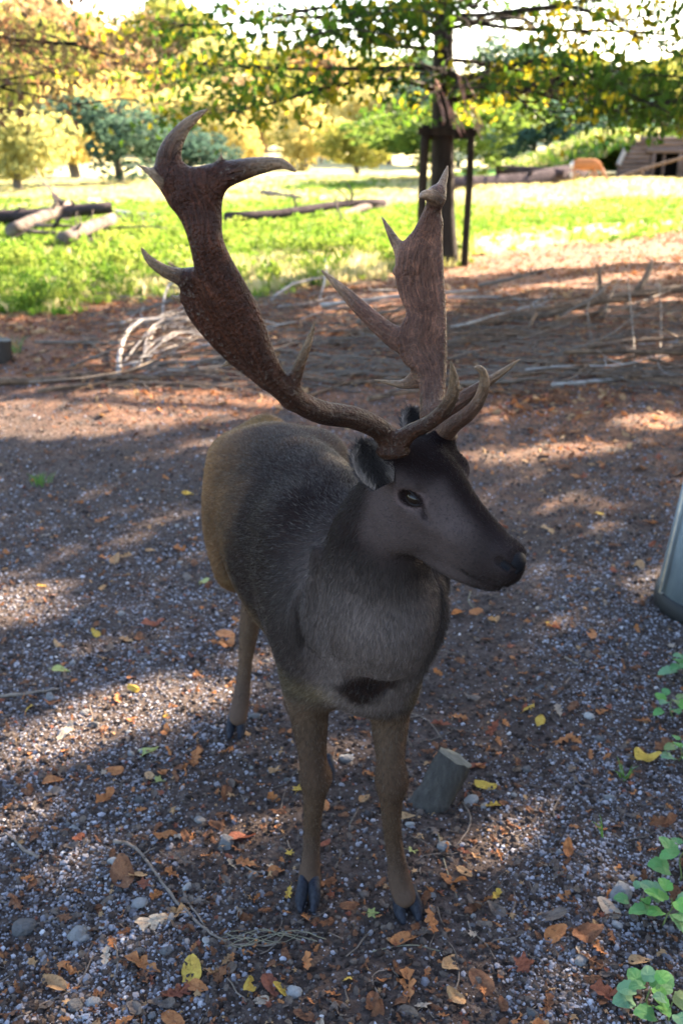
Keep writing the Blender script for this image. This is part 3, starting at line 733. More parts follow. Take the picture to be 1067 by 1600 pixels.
        ch('eyelid', mesh_np('eyelid', V3, Q3), M_LID)
    # nose pad
    nm = NT('nose_pad'); v = nm.coord(); nb = nm.bump(nm.voro(v, 520), .35, .0012)
    M_NOSE = nm.finish(nm.principled((.009, .008, .009), .5, nb, .10))
    npr = [ell(HP(.181, 0, -.042), (.0225, .0235, .0215), HAX, k=.008)]
    for sgn in (-1, 1):
        npr += [Loft([HP(.176, sgn * .0275, -.032), HP(.188, sgn * .0225, -.038), HP(.200, sgn * .0115, -.045)], [.0060, .0062, .0035], k=.004, sub=True)]
    V4, Q4 = sdf_mesh(npr, .0012, 3); ch('nose', mesh_np('nose', V4, Q4), M_NOSE)
    # ears: cupped shells with thickness
    def ear(base, tip, open_dir, w):
        base, tip = np.array(base), np.array(tip); L = tip - base; ln = np.linalg.norm(L); T = L / ln
        o = np.array(open_dir, float); o -= (o @ T) * T; o /= np.linalg.norm(o); sd_ = np.cross(T, o)
        nu, nv = 22, 17; vs = []; cc = []
        for layer in (0, 1):
            for i in range(nu):
                u = i / (nu - 1); ww = w * ((.55 + .45 * math.sin(PI / 2 * min(1, u / .5))) if u < .5 else math.sqrt(max(.0, 1 - ((u - .5) / .52) ** 2.3))); cup = 1.45 - .6 * u
                for j in range(nv):
                    t = 2 * j / (nv - 1) - 1; a = t * cup
                    r = ww / math.sin(min(cup, PI / 2)) if cup > .3 else ww
                    p = base + T * ln * (u * (1 - .08 * t * t)) + sd_ * (math.sin(a) * r) + o * ((1 - math.cos(a)) * r * .95 - .35 * ww)
                    th = .0045 * (1 - abs(t) ** 4) * (1 - u ** 5)
                    p = p + (o * th if layer == 1 else -o * .001)
                    vs.append(p); e = abs(t) ** 2.5
                    cc.append(np.array([.022, .017, .016]) * (1 - e) + np.array([.17, .13, .11]) * e if layer else np.array([.034, .028, .028]))  # cavity shade painted dark into the inner cup, rim kept lighter
        qs = []
        for layer in (0, 1):
            b = layer * nu * nv
            for i in range(nu - 1):
                for j in range(nv - 1):
                    q = [b + i * nv + j, b + i * nv + j + 1, b + (i + 1) * nv + j + 1, b + (i + 1) * nv + j]
                    qs.append(q if layer else q[::-1])
        for i in range(nu - 1):
            for j, sgn in ((0, 1), (nv - 1, -1)):
                q = [i * nv + j, (i + 1) * nv + j, nu * nv + (i + 1) * nv + j, nu * nv + i * nv + j]; qs.append(q[::sgn])
        for j in range(nv - 1):
            i = nu - 1; qs.append([i * nv + j, i * nv + j + 1, nu * nv + i * nv + j + 1, nu * nv + i * nv + j])
        vs = np.array(vs); qs = np.array(qs); cc = np.array(cc)
        o_ = ch('ear', mesh_np('ear', vs, qs, cc * .5), M_COAT)
        rg2 = np.random.default_rng(3); m = 5200; pk = rg2.integers(0, 2 * (nu - 1) * (nv - 1), m); a_, b_, c_, d_ = [vs[qs[pk, i]] for i in range(4)]
        uu, w2 = rg2.random((m, 1)), rg2.random((m, 1)); p0 = (a_ * (1 - uu) + b_ * uu) * (1 - w2) + (d_ * (1 - uu) + c_ * uu) * w2; nn = np.cross(b_ - a_, d_ - a_); nn /= np.linalg.norm(nn, axis=1)[:, None] + 1e-12
        fl_ = T + rg2.normal(0, .3, (m, 3)); l3 = .009 * (.5 + .8 * rg2.random((m, 1)))
        pt3 = np.stack([p0, p0 + (fl_ * .5 + nn * .2) * l3, p0 + (fl_ + nn * .3) * l3], 1)
        hc = bpy.data.hair_curves.new('ear_hair'); hc.add_curves([3] * m); hc.attributes['position'].data.foreach_set('vector', pt3.astype(np.float32).ravel())
        hc.attributes.new('radius', 'FLOAT', 'POINT').data.foreach_set('value', np.tile(np.array([.00035, .0003, .0001], np.float32), m))
        cb = np.ones((m, 4), np.float32); cb[:, :3] = cc[qs[pk, 0]] * .9 * (.5 + rg2.random((m, 1))); hc.attributes.new('col', 'FLOAT_COLOR', 'CURVE').data.foreach_set('color', cb.ravel())
        hc.materials.append(bpy.data.materials['coat_hair']); ho2 = bpy.data.objects.new('ear_hair', hc); COL.objects.link(ho2); ho2.parent = o_; ho2['kind'] = 'stuff'
    ear(P(598, 760, 1.43), P(566, 694, 1.45), (.40, -.9, -.2), .030)
    ear(P(664, 700, 1.60), P(642, 640, 1.65), (.3, -.9, -.2), .026)
    # hooves
    hm = NT('hoof'); v = hm.coord(); f = hm.noise(hm.mapping(v, (1, 1, .3)), 160, 3)
    M_HOOF = hm.finish(hm.principled(hm.ramp(f, [(.3, (.006, .006, .009)), (.75, (.024, .026, .034))]), .5, hm.bump(f, .4, .002), .2))
    def hoof(c, fwd, sc=1.0, spread=.013, top=.047):
        c = np.array([c[0], c[1], 0.0]); f = np.array([*fwd, 0.0]); f /= np.linalg.norm(f); sd_ = np.array([-f[1], f[0], 0])
        for sgn in (-1, 1):
            b = c + sd_ * sgn * spread * sc
            up = [b - f * .016 * sc + np.array([0, 0, top]), b - f * .004 + np.array([0, 0, .036 * sc]), b + f * .012 * sc + sd_ * sgn * .003 + np.array([0, 0, .019 * sc]), b + f * .036 * sc + sd_ * sgn * .002 + np.array([0, 0, .008 * sc])]
            flat = ell(b + np.array([0, 0, -.05]), (.08, .08, .0485), k=.004, sub=True)
            V5, Q5 = sdf_mesh([Loft(up, [.0115 * sc, .0135 * sc, .0135 * sc, .007 * sc], [.012 * sc, .018 * sc, .017 * sc, .007 * sc], U=(0, 0, 1), k=.006), flat], .0018, 3)
            ch('hoof', mesh_np('hoof', V5, Q5), M_HOOF)
    for (px, py, fx, sp) in ((482, 1408, -.05, .0125), (634, 1424, .25, .0155), (370, 1144, -.05, .0125), (507, 1213, .1, .012)):
        g = G(px, py); hoof(g, (fx, -1), 1.0, sp)
    return root, ch, V, Q, c
DEER, dch, BV, BQ, BC = build_deer()

def build_antlers():
    def px(lst, wscale=1.0):      # (px, py, Y, width px) -> centres, half widths
        C = np.array([P(x, y, Y) for x, y, Y, w in lst]); a = np.array([w * .5 * S(p) for (x, y, Y, w), p in zip(lst, C)])
        return C, a
    def L(lst, b, U=(0, -1, .25), k=.012, n=4, cap=1.0, minb=None):
        C, a = px(lst); b = np.asarray(b, float) * np.ones(len(C)) if b is not None else a
        return Loft(C, a, b, U=U, k=k, n=n, cap=cap)
    Ym = 1.43
    right = [L([(612, 706, 1.455, 40), (606, 686, 1.452, 36), (588, 668, 1.44, 34), (550, 652, 1.415, 36), (505, 645, 1.385, 37), (466, 627, 1.36, 36), (430, 595, 1.34, 40), (404, 552, 1.33, 50), (377, 500, 1.325, 66), (350, 452, 1.32, 70), (333, 412, 1.32, 60), (322, 375, 1.32, 54), (314, 335, 1.325, 68), (303, 300, 1.33, 88), (296, 276, 1.335, 84)],
                 [.019, .0165, .0155, .016, .0165, .0165, .016, .0155, .014, .0125, .013, .0145, .012, .0105, .009]),
             # rear edge of the palm
             L([(415, 592, 1.342, 26), (378, 556, 1.338, 44), (344, 510, 1.334, 62), (320, 468, 1.332, 72), (312, 432, 1.33, 56)], [.007, .008, .008, .008, .008], k=.016),
             L([(306, 436, 1.335, 34), (268, 428, 1.335, 22), (238, 410, 1.33, 15), (221, 388, 1.325, 5)], [.010, .0085, .006, .002]),
             L([(300, 458, 1.335, 20), (282, 466, 1.335, 10), (268, 462, 1.34, 3)], [.006, .004, .002], k=.008),
             L([(372, 556, 1.345, 22), (356, 568, 1.345, 10), (346, 572, 1.345, 3)], [.006, .004, .002], k=.008),
             # upper tines
             L([(290, 300, 1.33, 52), (266, 262, 1.335, 46), (268, 232, 1.34, 34), (285, 203, 1.35, 22), (306, 183, 1.36, 13), (324, 171, 1.37, 4)], [.012, .011, .011, .0085, .006, .002]),
             L([(262, 282, 1.33, 30), (240, 272, 1.33, 14), (227, 264, 1.335, 8), (215, 257, 1.335, 3)], [.008, .006, .004, .0015]),
             L([(318, 296, 1.33, 60), (345, 276, 1.325, 44), (375, 266, 1.315, 34), (410, 258, 1.30, 25), (440, 256, 1.29, 16), (462, 267, 1.285, 5)], [.012, .012, .012, .010, .007, .002]),
             L([(340, 270, 1.325, 18), (344, 254, 1.325, 9), (346, 239, 1.32, 2.5)], [.006, .004, .0015], k=.008),
             # bez tine and brow tine
             L([(454, 625, 1.355, 24), (459, 598, 1.35, 22), (470, 566, 1.345, 17), (481, 538, 1.34, 12), (493, 500, 1.335, 3)], None),
             L([(622, 694, 1.45, 34), (640, 676, 1.435, 26), (668, 662, 1.41, 24), (694, 640, 1.39, 23), (708, 612, 1.375, 20), (708, 588, 1.365, 14), (704, 563, 1.355, 3)], None),
             ell(P(613, 704, 1.457), (.027, .027, .010), k=.006)]
    left = [L([(690, 676, 1.545, 34), (678, 652, 1.56, 32), (672, 628, 1.58, 34), (672, 600, 1.60, 40), (669, 570, 1.615, 56), (655, 538, 1.63, 78), (663, 490, 1.65, 62), (653, 440, 1.665, 76), (654, 402, 1.67, 70), (664, 370, 1.68, 46), (672, 345, 1.68, 36), (678, 318, 1.675, 26), (680, 300, 1.67, 24)],
               [.0165, .015, .0145, .013, .012, .011, .010, .010, .010, .011, .011, .010, .009], U=(.35, -.9, .2)),
            L([(676, 660, 1.565, 30), (685, 600, 1.60, 20), (688, 540, 1.625, 20), (687, 470, 1.65, 18), (684, 400, 1.67, 16), (682, 350, 1.68, 18)], [.014, .0125, .012, .012, .011, .010], k=.012),
            L([(648, 536, 1.63, 60), (612, 524, 1.645, 34), (570, 488, 1.66, 26), (538, 456, 1.675, 18), (503, 423, 1.69, 4)], [.009, .0095, .009, .007, .002]),
            L([(660, 588, 1.61, 40), (632, 600, 1.62, 16), (610, 598, 1.63, 9), (585, 594, 1.635, 3)], [.008, .006, .004, .0015]),
            L([(636, 420, 1.665, 34), (627, 395, 1.67, 22), (613, 370, 1.68, 14), (597, 340, 1.69, 3)], [.008, .007, .006, .002]),
            L([(630, 428, 1.665, 16), (616, 424, 1.665, 4)], [.006, .002]),
            L([(682, 310, 1.67, 26), (672, 306, 1.655, 20), (662, 305, 1.64, 14), (655, 309, 1.625, 4)], [.009, .008, .006, .002]),
            L([(684, 308, 1.67, 22), (690, 290, 1.68, 15), (695, 274, 1.69, 10), (699, 259, 1.70, 3)], [.009, .007, .005, .0015]),
            L([(672, 648, 1.565, 30), (706, 634, 1.55, 26), (738, 612, 1.535, 20), (775, 588, 1.52, 13), (812, 561, 1.505, 3)], None),
            L([(692, 680, 1.535, 34), (708, 664, 1.50, 26), (730, 648, 1.475, 23), (748, 626, 1.46, 20), (756, 602, 1.45, 17), (755, 584, 1.445, 13), (748, 575, 1.44, 10), (740, 575, 1.44, 3)], None),
            ell(P(690, 682, 1.54), (.026, .026, .010), k=.006)]
    for pr in (right, left):
        V, Q = sdf_mesh(pr, .0023, 4)
        mp = pr[0]
        # direction along the nearest tine: groove coordinates
        bd = np.full(len(V), 1e9); ang = np.zeros(len(V)); al = np.zeros(len(V)); tipd = np.ones(len(V)); thick = np.zeros(len(V))
        for q in pr:
            if not isinstance(q, Loft): continue
            cum = np.concatenate([[0], np.cumsum(np.linalg.norm(np.diff(q.C, axis=0), axis=1))])
            for i in range(len(q.C)):
                e = V - q.C[i]; w_ = (e @ q.W[i]); u_ = e @ q.U[i]; t_ = e @ q.T[i]
                d = np.sqrt(w_ ** 2 + u_ ** 2 + t_ ** 2) - q.a[i]; m = d < bd
                bd[m] = d[m]; ang[m] = (w_ + .6 * u_)[m]; al[m] = cum[i] + t_[m]; tipd[m] = (cum[-1] - cum[i]) if (q is not mp and q is not pr[1]) else 1
        for i in range(len(mp.C)):
            d = np.linalg.norm(V - mp.C[i], axis=1); thick = np.maximum(thick, np.where(d < mp.a[i] * 1.15 + .004, mp.a[i], 0))
        n = fbm(V[:, 0] * 30 + V[:, 1] * 11, V[:, 2] * 30, 4)
        if pr is right: base = np.array([.050, .017, .0085]); pl = sstep(.018, .03, thick); c = base * (1 - .4 * n[:, None])
        else: base = np.array([.135, .064, .042]); pl = sstep(.018, .026, thick); c = base * (1 - .3 * n[:, None])
        zz = V[:, 2]; basef = sstep(1.36, 1.2, zz)
        c = c * (1 - basef[:, None] * .45) + np.array([.034, .019, .012]) * basef[:, None] * .45
        tf = sstep(.10, .0, tipd); c = c * (1 - tf[:, None] * .75) + np.array([.26, .17, .10]) * tf[:, None] * .75
        o = dch('antler', mesh_np('antler', V, Q, c, extra={'ang': ang, 'along': al, 'palm': pl}), M_ANTLER)
        if pr is right: o['label'] = 'large reddish brown right antler reaching up and back'
        else: o['label'] = 'paler greyish left antler seen nearly edge on'
build_antlers()
rng = np.random.default_rng(12); random.seed(12)
LVAR = {k: [leaf_mesh(k, s * 7 + h, c) for s, c in enumerate((.25, .55, .9, 1.3))] for h, k in enumerate(('maple', 'oak', 'oval'))}
x, y = cone_pts(19000, 1.3, 12, 2.0, .62, .8); k = meadow(x, y) < .4; x, y = x[k], y[k]
chip = []
for s, m in enumerate(('brown', 'orange', 'tan', 'grey', 'brown', 'red')):
    l = leaf_mesh(('oval', 'oak', 'maple')[s % 3], 90 + s, 1.0); chip.append(libobj('leaf_scrap', l, LM[m]))
rot = np.stack([rng.normal(0, .35, len(x)), rng.normal(0, .35, len(x)), rng.random(len(x)) * 6.28], 1)
scatter('leaf_scraps', chip, lay(x, y, .002), rot, np.exp(rng.normal(-4.0, .42, len(x))), rng.random(len(x)))
# dense leaf litter of the shaded bank, up to the meadow
n = 100000; y = 4.5 + rng.random(n) ** .8 * 16; x = (rng.random(n) * 2 - 1) * (.62 * y + 1.4)
k = (rng.random(n) < sstep(4.5, 8, y + x * .5) * (.25 + sstep(.42, .6, fbm(x * .8, y * 1.6, 4)))) & (meadow(x, y) < .55); x, y = x[k], y[k]
rot = np.stack([rng.normal(0, .4, len(x)), rng.normal(0, .4, len(x)), rng.random(len(x)) * 6.28], 1)
ll = [libobj('litter_leaf', leaf_mesh(('oval', 'maple')[s % 2], 190 + s, 1.0), LM[m]) for s, m in enumerate(('orange', 'red', 'brown', 'orange', 'tan', 'red', 'brown', 'red'))]
scatter('leaf_litter', ll, lay(x, y, .006), rot, np.exp(rng.normal(-3.0, .3, len(x))), rng.random(len(x)))
print('litter', len(x))
def put_leaf(px, py, size, kind, colr, label, rz=None, tilt=.15, var=None, group=None, world=None):
    g = G(px, py) if world is None else np.array([world[0], world[1], 0.0])
    g[2] = ground_z(g[0], g[1]) + .004
    me = random.choice(LVAR[kind]) if var is None else LVAR[kind][var]
    if not me.materials: me.materials.append(LM['orange'])
    o = bpy.data.objects.new('fallen_leaf', me); COL.objects.link(o)
    o.material_slots[0].link = 'OBJECT'; o.material_slots[0].material = LM[colr]
    o.location = g; s = size / 1.0; o.scale = (s, s * random.uniform(.85, 1.1), s)
    o.rotation_euler = (random.gauss(0, tilt), random.gauss(0, tilt), random.uniform(0, 6.28) if rz is None else R(rz))
    return tag(o, label, 'leaf', group)
for a in [(240, 1440, .085, 'oak', 'pale', 'large pale beige oak leaf lying against the long twig', 200, 2), (272, 1428, .075, 'oak', 'tan', 'tan oak leaf tucked behind the large pale oak leaf', 30, 1),
          (222, 1510, .085, 'oak', 'orange', 'orange oak leaf in front of the long twig, lower left', 160, 1), (300, 1517, .08, 'oval', 'yellow', 'round yellow brown veined leaf in front of the long twig', 100, 0),
          (84, 1533, .065, 'oval', 'tan', 'tan oval leaf, nearest the bottom left corner', 150, 1), (279, 1552, .062, 'oak', 'red', 'reddish brown leaf near the bottom edge under the yellow veined leaf', 20, 1),
          (637, 1541, .085, 'oak', 'orange', 'broad orange oak leaf in front of the left fore hoof', 90, 1), (629, 1472, .06, 'oval', 'orange', 'orange leaf just in front of the left fore hoof', 200, 1),
          (660, 1462, .055, 'oak', 'grey', 'grey brown leaf touching the left fore hoof', 0, 1), (580, 1432, .06, 'maple', 'green', 'dull yellow green leaf between the two fore hooves', 0, 0),
          (465, 1233, .075, 'maple', 'yellow', 'yellow maple leaf behind the right foreleg', 80, 0), (452, 1335, .05, 'maple', 'yellow', 'small yellow star shaped leaf left of the right foreleg', 60, 0),
          (432, 1362, .04, 'oval', 'orange', 'small orange leaf left of the right fore hoof', 0, 1), (248, 1222, .065, 'maple', 'green', 'pale yellow green leaf in the shade below the sunlit patch', 20, 1),
          (166, 1247, .07, 'oak', 'orange', 'long curled orange leaf left of the pale green one', 60, 3), (232, 1177, .07, 'oval', 'green', 'greenish oval leaf at the lower edge of the sunlit patch', 10, 1),
          (84, 1220, .06, 'oval', 'orange', 'orange leaf at the left, under the sunlit patch', 0, 1), (278, 1304, .06, 'maple', 'pale', 'cream coloured leaf with a long stalk above the long twig', 300, 0),
          (643, 1331, .06, 'maple', 'green', 'pale green leaf beside the left foreleg', 0, 0), (1036, 1289, .075, 'oak', 'brown', 'folded brown leaf above the green seedlings at the right', 10, 3),
          (1048, 1010, .07, 'maple', 'pale', 'pale maple leaf under the grey drum', 40, 0), (757, 1229, .06, 'oval', 'yellow', 'curled yellow leaf right of the cut log', 350, 2),
          (320, 908, .055, 'oval', 'green', 'small round yellow green leaf left of the haunch', 60, 0), (938, 802, .05, 'oval', 'yellow', 'round yellow leaf right of the muzzle, farther back', 0, 0),
          (902, 822, .08, 'maple', 'orange', 'orange maple leaf right of the muzzle', 0, 1), (922, 992, .07, 'oval', 'orange', 'upright orange oval leaf on the gravel path', 80, 1),
          (345, 1003, .09, 'oak', 'orange', 'long orange leaf behind the hind leg', 0, 1), (240, 975, .085, 'oak', 'red', 'curled russet leaf left of the belly', 20, 3),
          (825, 1112, .05, 'oak', 'yellow', 'small yellow curled leaf right of the cut log, farther back', 40, 2), (787, 1300, .05, 'maple', 'orange', 'small orange star shaped leaf right of the cut log', 0, 0),
          (948, 1550, .08, 'oak', 'red', 'wide red brown folded leaf left of the lowest seedling', 0, 3), (1010, 1186, .075, 'oval', 'yellow', 'yellow green curled leaf on the gravel at the right', 0, 3),
          (745, 1198, .055, 'oval', 'red', 'russet leaf right beside the top of the cut log', 0, 1), (1033, 1168, .07, 'oak', 'brown', 'brown curled leaf beside the upper seedlings', 40, 3),
          (880, 1160, .075, 'oak', 'orange', 'pair like orange leaf right of the legs, halfway to the gravel path', 30, 2), (96, 1048, .06, 'oval', 'green', 'bright green leaf left, in the sunlit patch', 0, 1),
          (1000, 1500, .05, 'oval', 'tan', 'small tan leaf between the two lower seedlings', 0, 1), (545, 1420, .04, 'oval', 'brown', 'small dark brown leaf between the fore hooves', 0, 2),
          (634, 1280, .05, 'oval', 'tan', 'tan leaf leaning at the left foreleg behind the knee', 0, 1), (767, 1262, .05, 'oak', 'yellow', 'dull yellow leaf at the foot of the cut log', 0, 1)]:
    put_leaf(*a[:6], rz=a[6], var=a[7])
LAB = {'orange': 'curled orange fallen leaf, one of many alike on the ground', 'brown': 'dark brown fallen leaf, one of many alike on the ground', 'tan': 'tan fallen leaf, one of many alike on the ground',
       'yellow': 'yellow fallen leaf, one of many alike on the ground', 'pale': 'pale beige fallen leaf, one of many alike on the ground', 'red': 'russet fallen leaf, one of many alike on the ground',
       'grey': 'grey brown fallen leaf, one of many alike on the ground'}
x, y = cone_pts(290, 1.33, 5.2, 2.0, .36, .02)
for xx, yy in zip(x, y):
    if abs(xx - .03) < .14 and 1.6 < yy < 1.9: continue
    c = random.choices(list(LAB), [5, 4, 4, 1.3, 2.2, 3, 3])[0]
    put_leaf(0, 0, math.exp(random.gauss(-3.05, .28)), random.choices(['oak', 'maple', 'oval'], [3, 2, 4])[0], c, LAB[c], world=(xx, yy), tilt=.25, group=c.replace('grey', 'grey brown').replace('red', 'russet').replace('pale', 'pale beige') + ' fallen leaves')

# ------------------------------------------------------------------ larger stones
SV = [rock(2, 300 + s, .6, False, .3) for s in range(6)]
for m in SV: m.materials.append(M_STONE1)
def put_stone(g, size, label, group=None):
    o = bpy.data.objects.new('stone', random.choice(SV)); COL.objects.link(o)
    o.location = (g[0], g[1], ground_z(g[0], g[1]) + size * .15); o.scale = (size, size, size * .9)
    o.rotation_euler = (random.gauss(0, .15), random.gauss(0, .15), random.uniform(0, 6.28)); tag(o, label, 'stone', group)
for px, py, s, l in [(38, 1442, .032, 'flat pale grey stone at the left edge, lower part'), (122, 1455, .026, 'flat pale stone right of the one at the left edge'), (218, 1408, .022, 'pale grey stone just left of the large pale oak leaf'),
                     (693, 1325, .020, 'smooth grey stone below the cut log'), (908, 1497, .022, 'elongated pale green stone at the lower right'), (735, 1250, .022, 'bluish stone against the foot of the cut log'),
                     (116, 1566, .020, 'rounded pale blue stone near the bottom left'), (352, 1318, .030, 'long flat grey stone left of the right foreleg'), (395, 1366, .016, 'pale rounded stone left of the right fore hoof'),
                     (292, 1383, .018, 'pale stone at the end of the short forked twig'), (541, 1182, .024, 'grey stone behind and between the forelegs'), (398, 1120, .022, 'sunlit stone beside the hind hoof'),
                     (80, 1090, .026, 'sunlit pale stone beside the stick at the left edge'), (460, 1556, .018, 'bluish stone near the bottom, below the hay'), (313, 1280, .016, 'small round pale stone above the long twig'),
                     (130, 1462, .018, 'pale stone in front of the flat ones at the left'), (640, 1290, .016, 'small stone touching the left foreleg leaf')]:
    put_stone(G(px, py), s, l)
x, y = cone_pts(150, 1.35, 4.2, 2, .36, 0)
for xx, yy in zip(x, y):
    if grav_at(xx, yy) < random.random() * .9: continue
    put_stone((xx, yy), math.exp(random.gauss(-4.35, .25)), 'small grey stone, one of many alike in the gravel', 'small grey stones in the gravel')

# ------------------------------------------------------------------ twigs and sticks on the open ground
M_TWIG = simple_mat('twig_bark', (.075, .055, .042), (.17, .135, .11), 60, .85, .6, .002)
M_PALE = simple_mat('bleached_wood', (.17, .14, .12), (.36, .32, .29), 30, .8, .5, .003, stretch=(.3, 1, 1))
M_BROWNSTICK = simple_mat('brown_branch_bark', (.035, .022, .016), (.17, .105, .065), 18, .85, .7, .006)
M_HAY = simple_mat('dry_grass', (.10, .09, .06), (.22, .19, .13), 30, .8, .3, .001)
def ground_path(pxs, lift=.004, n=5):
    C = np.array([G(*p) for p in pxs]); C = catmull(C, n) if len(C) > 2 else C
    C[:, 2] = ground_z(C[:, 0], C[:, 1]) + lift; return C
def stick(pxs, r0, r1, mat, name, label, cat='twig', forks=(), lift=None, group=None):
    C = ground_path(pxs, (lift if lift is not None else r0))
    C = C + rng.normal(0, r0 * .25, C.shape)
    parts = [tube(C, np.linspace(r0, r1, len(C)), 6, True, .25)]
    for k, dx, dy, L in forks:
        b = C[int(k * (len(C) - 1))]; parts.append(tube(curvy(b, b + np.array([dx, dy, .01]) * L, 6, .05), np.linspace(r1 * 1.2, r1 * .4, 6), 5))
    o = link(name, mesh_join(name, parts), mat); return tag(o, label, cat, group)
stick([(180, 1311), (213, 1324), (240, 1360), (275, 1405), (318, 1450), (345, 1470), (375, 1480), (440, 1478)], .0048, .0022, M_TWIG, 'long_twig', 'long bent grey brown twig lying across the lower left', forks=((.2, .03, .02, 1),))
stick([(285, 1385), (300, 1418), (322, 1448)], .0035, .0018, M_TWIG, 'short_twig', 'short grey twig leaning on the long bent twig')
stick([(0, 1086), (45, 1083), (92, 1078)], .006, .004, M_TWIG, 'stick', 'dark stick at the left edge in the sunlit patch')
stick([(8, 1300), (40, 1325), (62, 1336)], .003, .006, M_TWIG, 'stick', 'grey stick at the left edge below the sunlit patch')
stick([(20, 1592), (70, 1560), (120, 1535), (146, 1488)], .0028, .0014, M_TWIG, 'thin_twig', 'thin curved twig in the bottom left corner')
stick([(683, 1300), (695, 1350), (714, 1402)], .0016, .001, M_HAY, 'straw', 'thin straight straw below the cut log')
stick([(722, 1250), (734, 1275), (730, 1300), (712, 1325)], .0028, .0018, M_TWIG, 'root', 'curved tan root hooking out beside the cut log')
stick([(628, 1108), (665, 1122), (690, 1152)], .0022, .0016, M_TWIG, 'thin_twig', 'thin curved twig right of the left foreleg')
stick([(640, 1085), (650, 1075), (641, 1060)], .004, .003, M_PALE, 'bark_curl', 'small pale loop of bark behind the left foreleg')
stick([(735, 925), (732, 940), (748, 962)], .0022, .0012, M_HAY, 'bent_straw', 'bent green stem under the muzzle')
stick([(128, 1010), (150, 1070)], .003, .002, M_TWIG, 'thin_twig', 'short twig standing out in the sunlit gravel')
stick([(545, 1290), (562, 1262)], .003, .002, M_TWIG, 'stub', 'short root stub between the forelegs')
stick([(580, 1490), (640, 1478), (700, 1487)], .0016, .001, M_HAY, 'straw', 'thin straw in front of the left fore hoof')
stick([(880, 1030), (905, 1043)], .004, .003, M_TWIG, 'short_twig', 'short dark twig on the bare ground right of the chest')
stick([(890, 1065), (870, 1088)], .003, .002, M_TWIG, 'short_twig', 'short thin twig standing on the ground right of the neck')
hp = []
for k in range(7):
    a = G(335 + random.random() * 60, 1462 + random.random() * 28); b_ = G(400 + random.random() * 120, 1462 + random.random() * 18)
    c = curvy(a, b_, 9, .10); c[:, 2] = ground_z(c[:, 0], c[:, 1]) + .004 + random.random() * .012; hp.append(tube(c, .0009, 3, False))
tag(link('hay_wisp', mesh_join('hay_wisp', hp), M_HAY), 'thin wisp of tangled dry hay at the end of the long twig', 'hay')
# many short twigs, too small and too many to name
x, y = cone_pts(520, 1.3, 8, 2, .4); tp = []
for xx, yy in zip(x, y):
    a = random.random() * 6.28; L = .02 + .09 * random.random() ** 2 * (1 + yy * .2); p0 = np.array([xx, yy, 0]); p1 = p0 + np.array([math.cos(a), math.sin(a), 0]) * L
    c = curvy(p0, p1, 5, .06); c[:, 2] = ground_z(c[:, 0], c[:, 1]) + .004; r_ = .0008 + .0014 * random.random(); tp.append(tube(c, [r_, r_, r_, r_ * .8, r_ * .5], 4, False))
link('twig_debris', mesh_join('twig_debris', tp), M_TWIG, kind='stuff')

# ------------------------------------------------------------------ the cut log standing by the forelegs
base = G(676, 1250); top = base + np.array([.056, .030, .108]); axd = (top - base) / np.linalg.norm(top - base)
lg = thing('cut_log', tuple(base), 'short grey cut log standing tilted beside the left foreleg', 'log')
rr_ = .047
C = np.array([base - axd * .03, base, base + axd * .04, base + axd * .08, top]) - base
C = catmull(C, 3); v1, f1 = tube(C, np.interp(np.arange(len(C)), [0, 6, len(C) - 1], [rr_ * 1.12, rr_ * 1.02, rr_ * .97]) * (1 + rng.normal(0, .018, len(C))), 18, False, .07)
v1 = v1 * 1.0; _a = np.tile(np.arange(18), len(C)); v1[:, 0] += .004 * np.sin(_a * 1.9 + 1); v1[:, 1] += .004 * np.sin(_a * 2.6)
t = NT('grey_bark'); v = t.coord(); n = t.noise(t.mapping(v, (1, 1, .25)), 70, 6, .75)
M_GBARK = t.finish(t.principled(t.ramp(n, [(.3, (.030, .027, .025)), (.7, (.075, .068, .062))]), .85, t.bump(n, 1.0, .014), .1))
link('bark', mesh_np('bark', v1, f1, smooth=True), M_GBARK, lg)
ring = v1[-18:]; cen = ring.mean(0); nrm = axd
tv = np.vstack([ring + nrm * .0005, cen + (ring - cen) * .55 + nrm * .004, cen[None] + nrm * .0045]); i = np.arange(18)
tf = [np.stack([i, (i + 1) % 18, 18 + (i + 1) % 18, 18 + i], 1), np.stack([18 + i, 18 + (i + 1) % 18, i * 0 + 36], 1)]
t = NT('cut_wood'); v = t.coord(); w = t.n('ShaderNodeTexWave', wave_type='RINGS', rings_direction='Z'); t.put(w.inputs[0], v); w.inputs['Scale'].default_value = 60; w.inputs['Distortion'].default_value = 2
M_CUT = t.finish(t.principled(t.mix(t.mrange(t.noise(v, 40, 4), .35, .65), (.055, .055, .048), t.mix(w.outputs[1], (.07, .072, .062), (.11, .11, .095))), .8, t.bump(w.outputs[1], .3, .002), .25))
link('cut_face', mesh_np('cut_face', tv, tf), M_CUT, lg)

# ------------------------------------------------------------------ grey drum at the right edge
dc = G(1128, 948); Rb, Rt, Hd = .235, .172, .62
dr_ = thing('feed_drum', (dc[0], dc[1], 0), 'tapered blue grey metal drum with a black rubber foot, cut off by the right edge', 'feed drum')
def ringwall(rs, zs, ns=64, a0=0, a1=2 * PI, thick=0):
    ang = np.linspace(a0, a1, ns + 1); V = np.array([[r * math.cos(a), r * math.sin(a), z] for r, z in zip(rs, zs) for a in ang]); m = len(rs); n = ns + 1
    i, j = np.meshgrid(np.arange(m - 1), np.arange(ns), indexing='ij'); k = (i * n + j).ravel()
    return V, np.stack([k, k + 1, k + n + 1, k + n], 1)
t = NT('drum_metal'); v = t.coord(); n = t.noise(t.mapping(v, (1, 1, .5)), 7, 6, .7, dist=.4)
c = t.ramp(n, [(.3, (.10, .125, .145)), (.55, (.16, .19, .205)), (.72, (.26, .28, .28))])
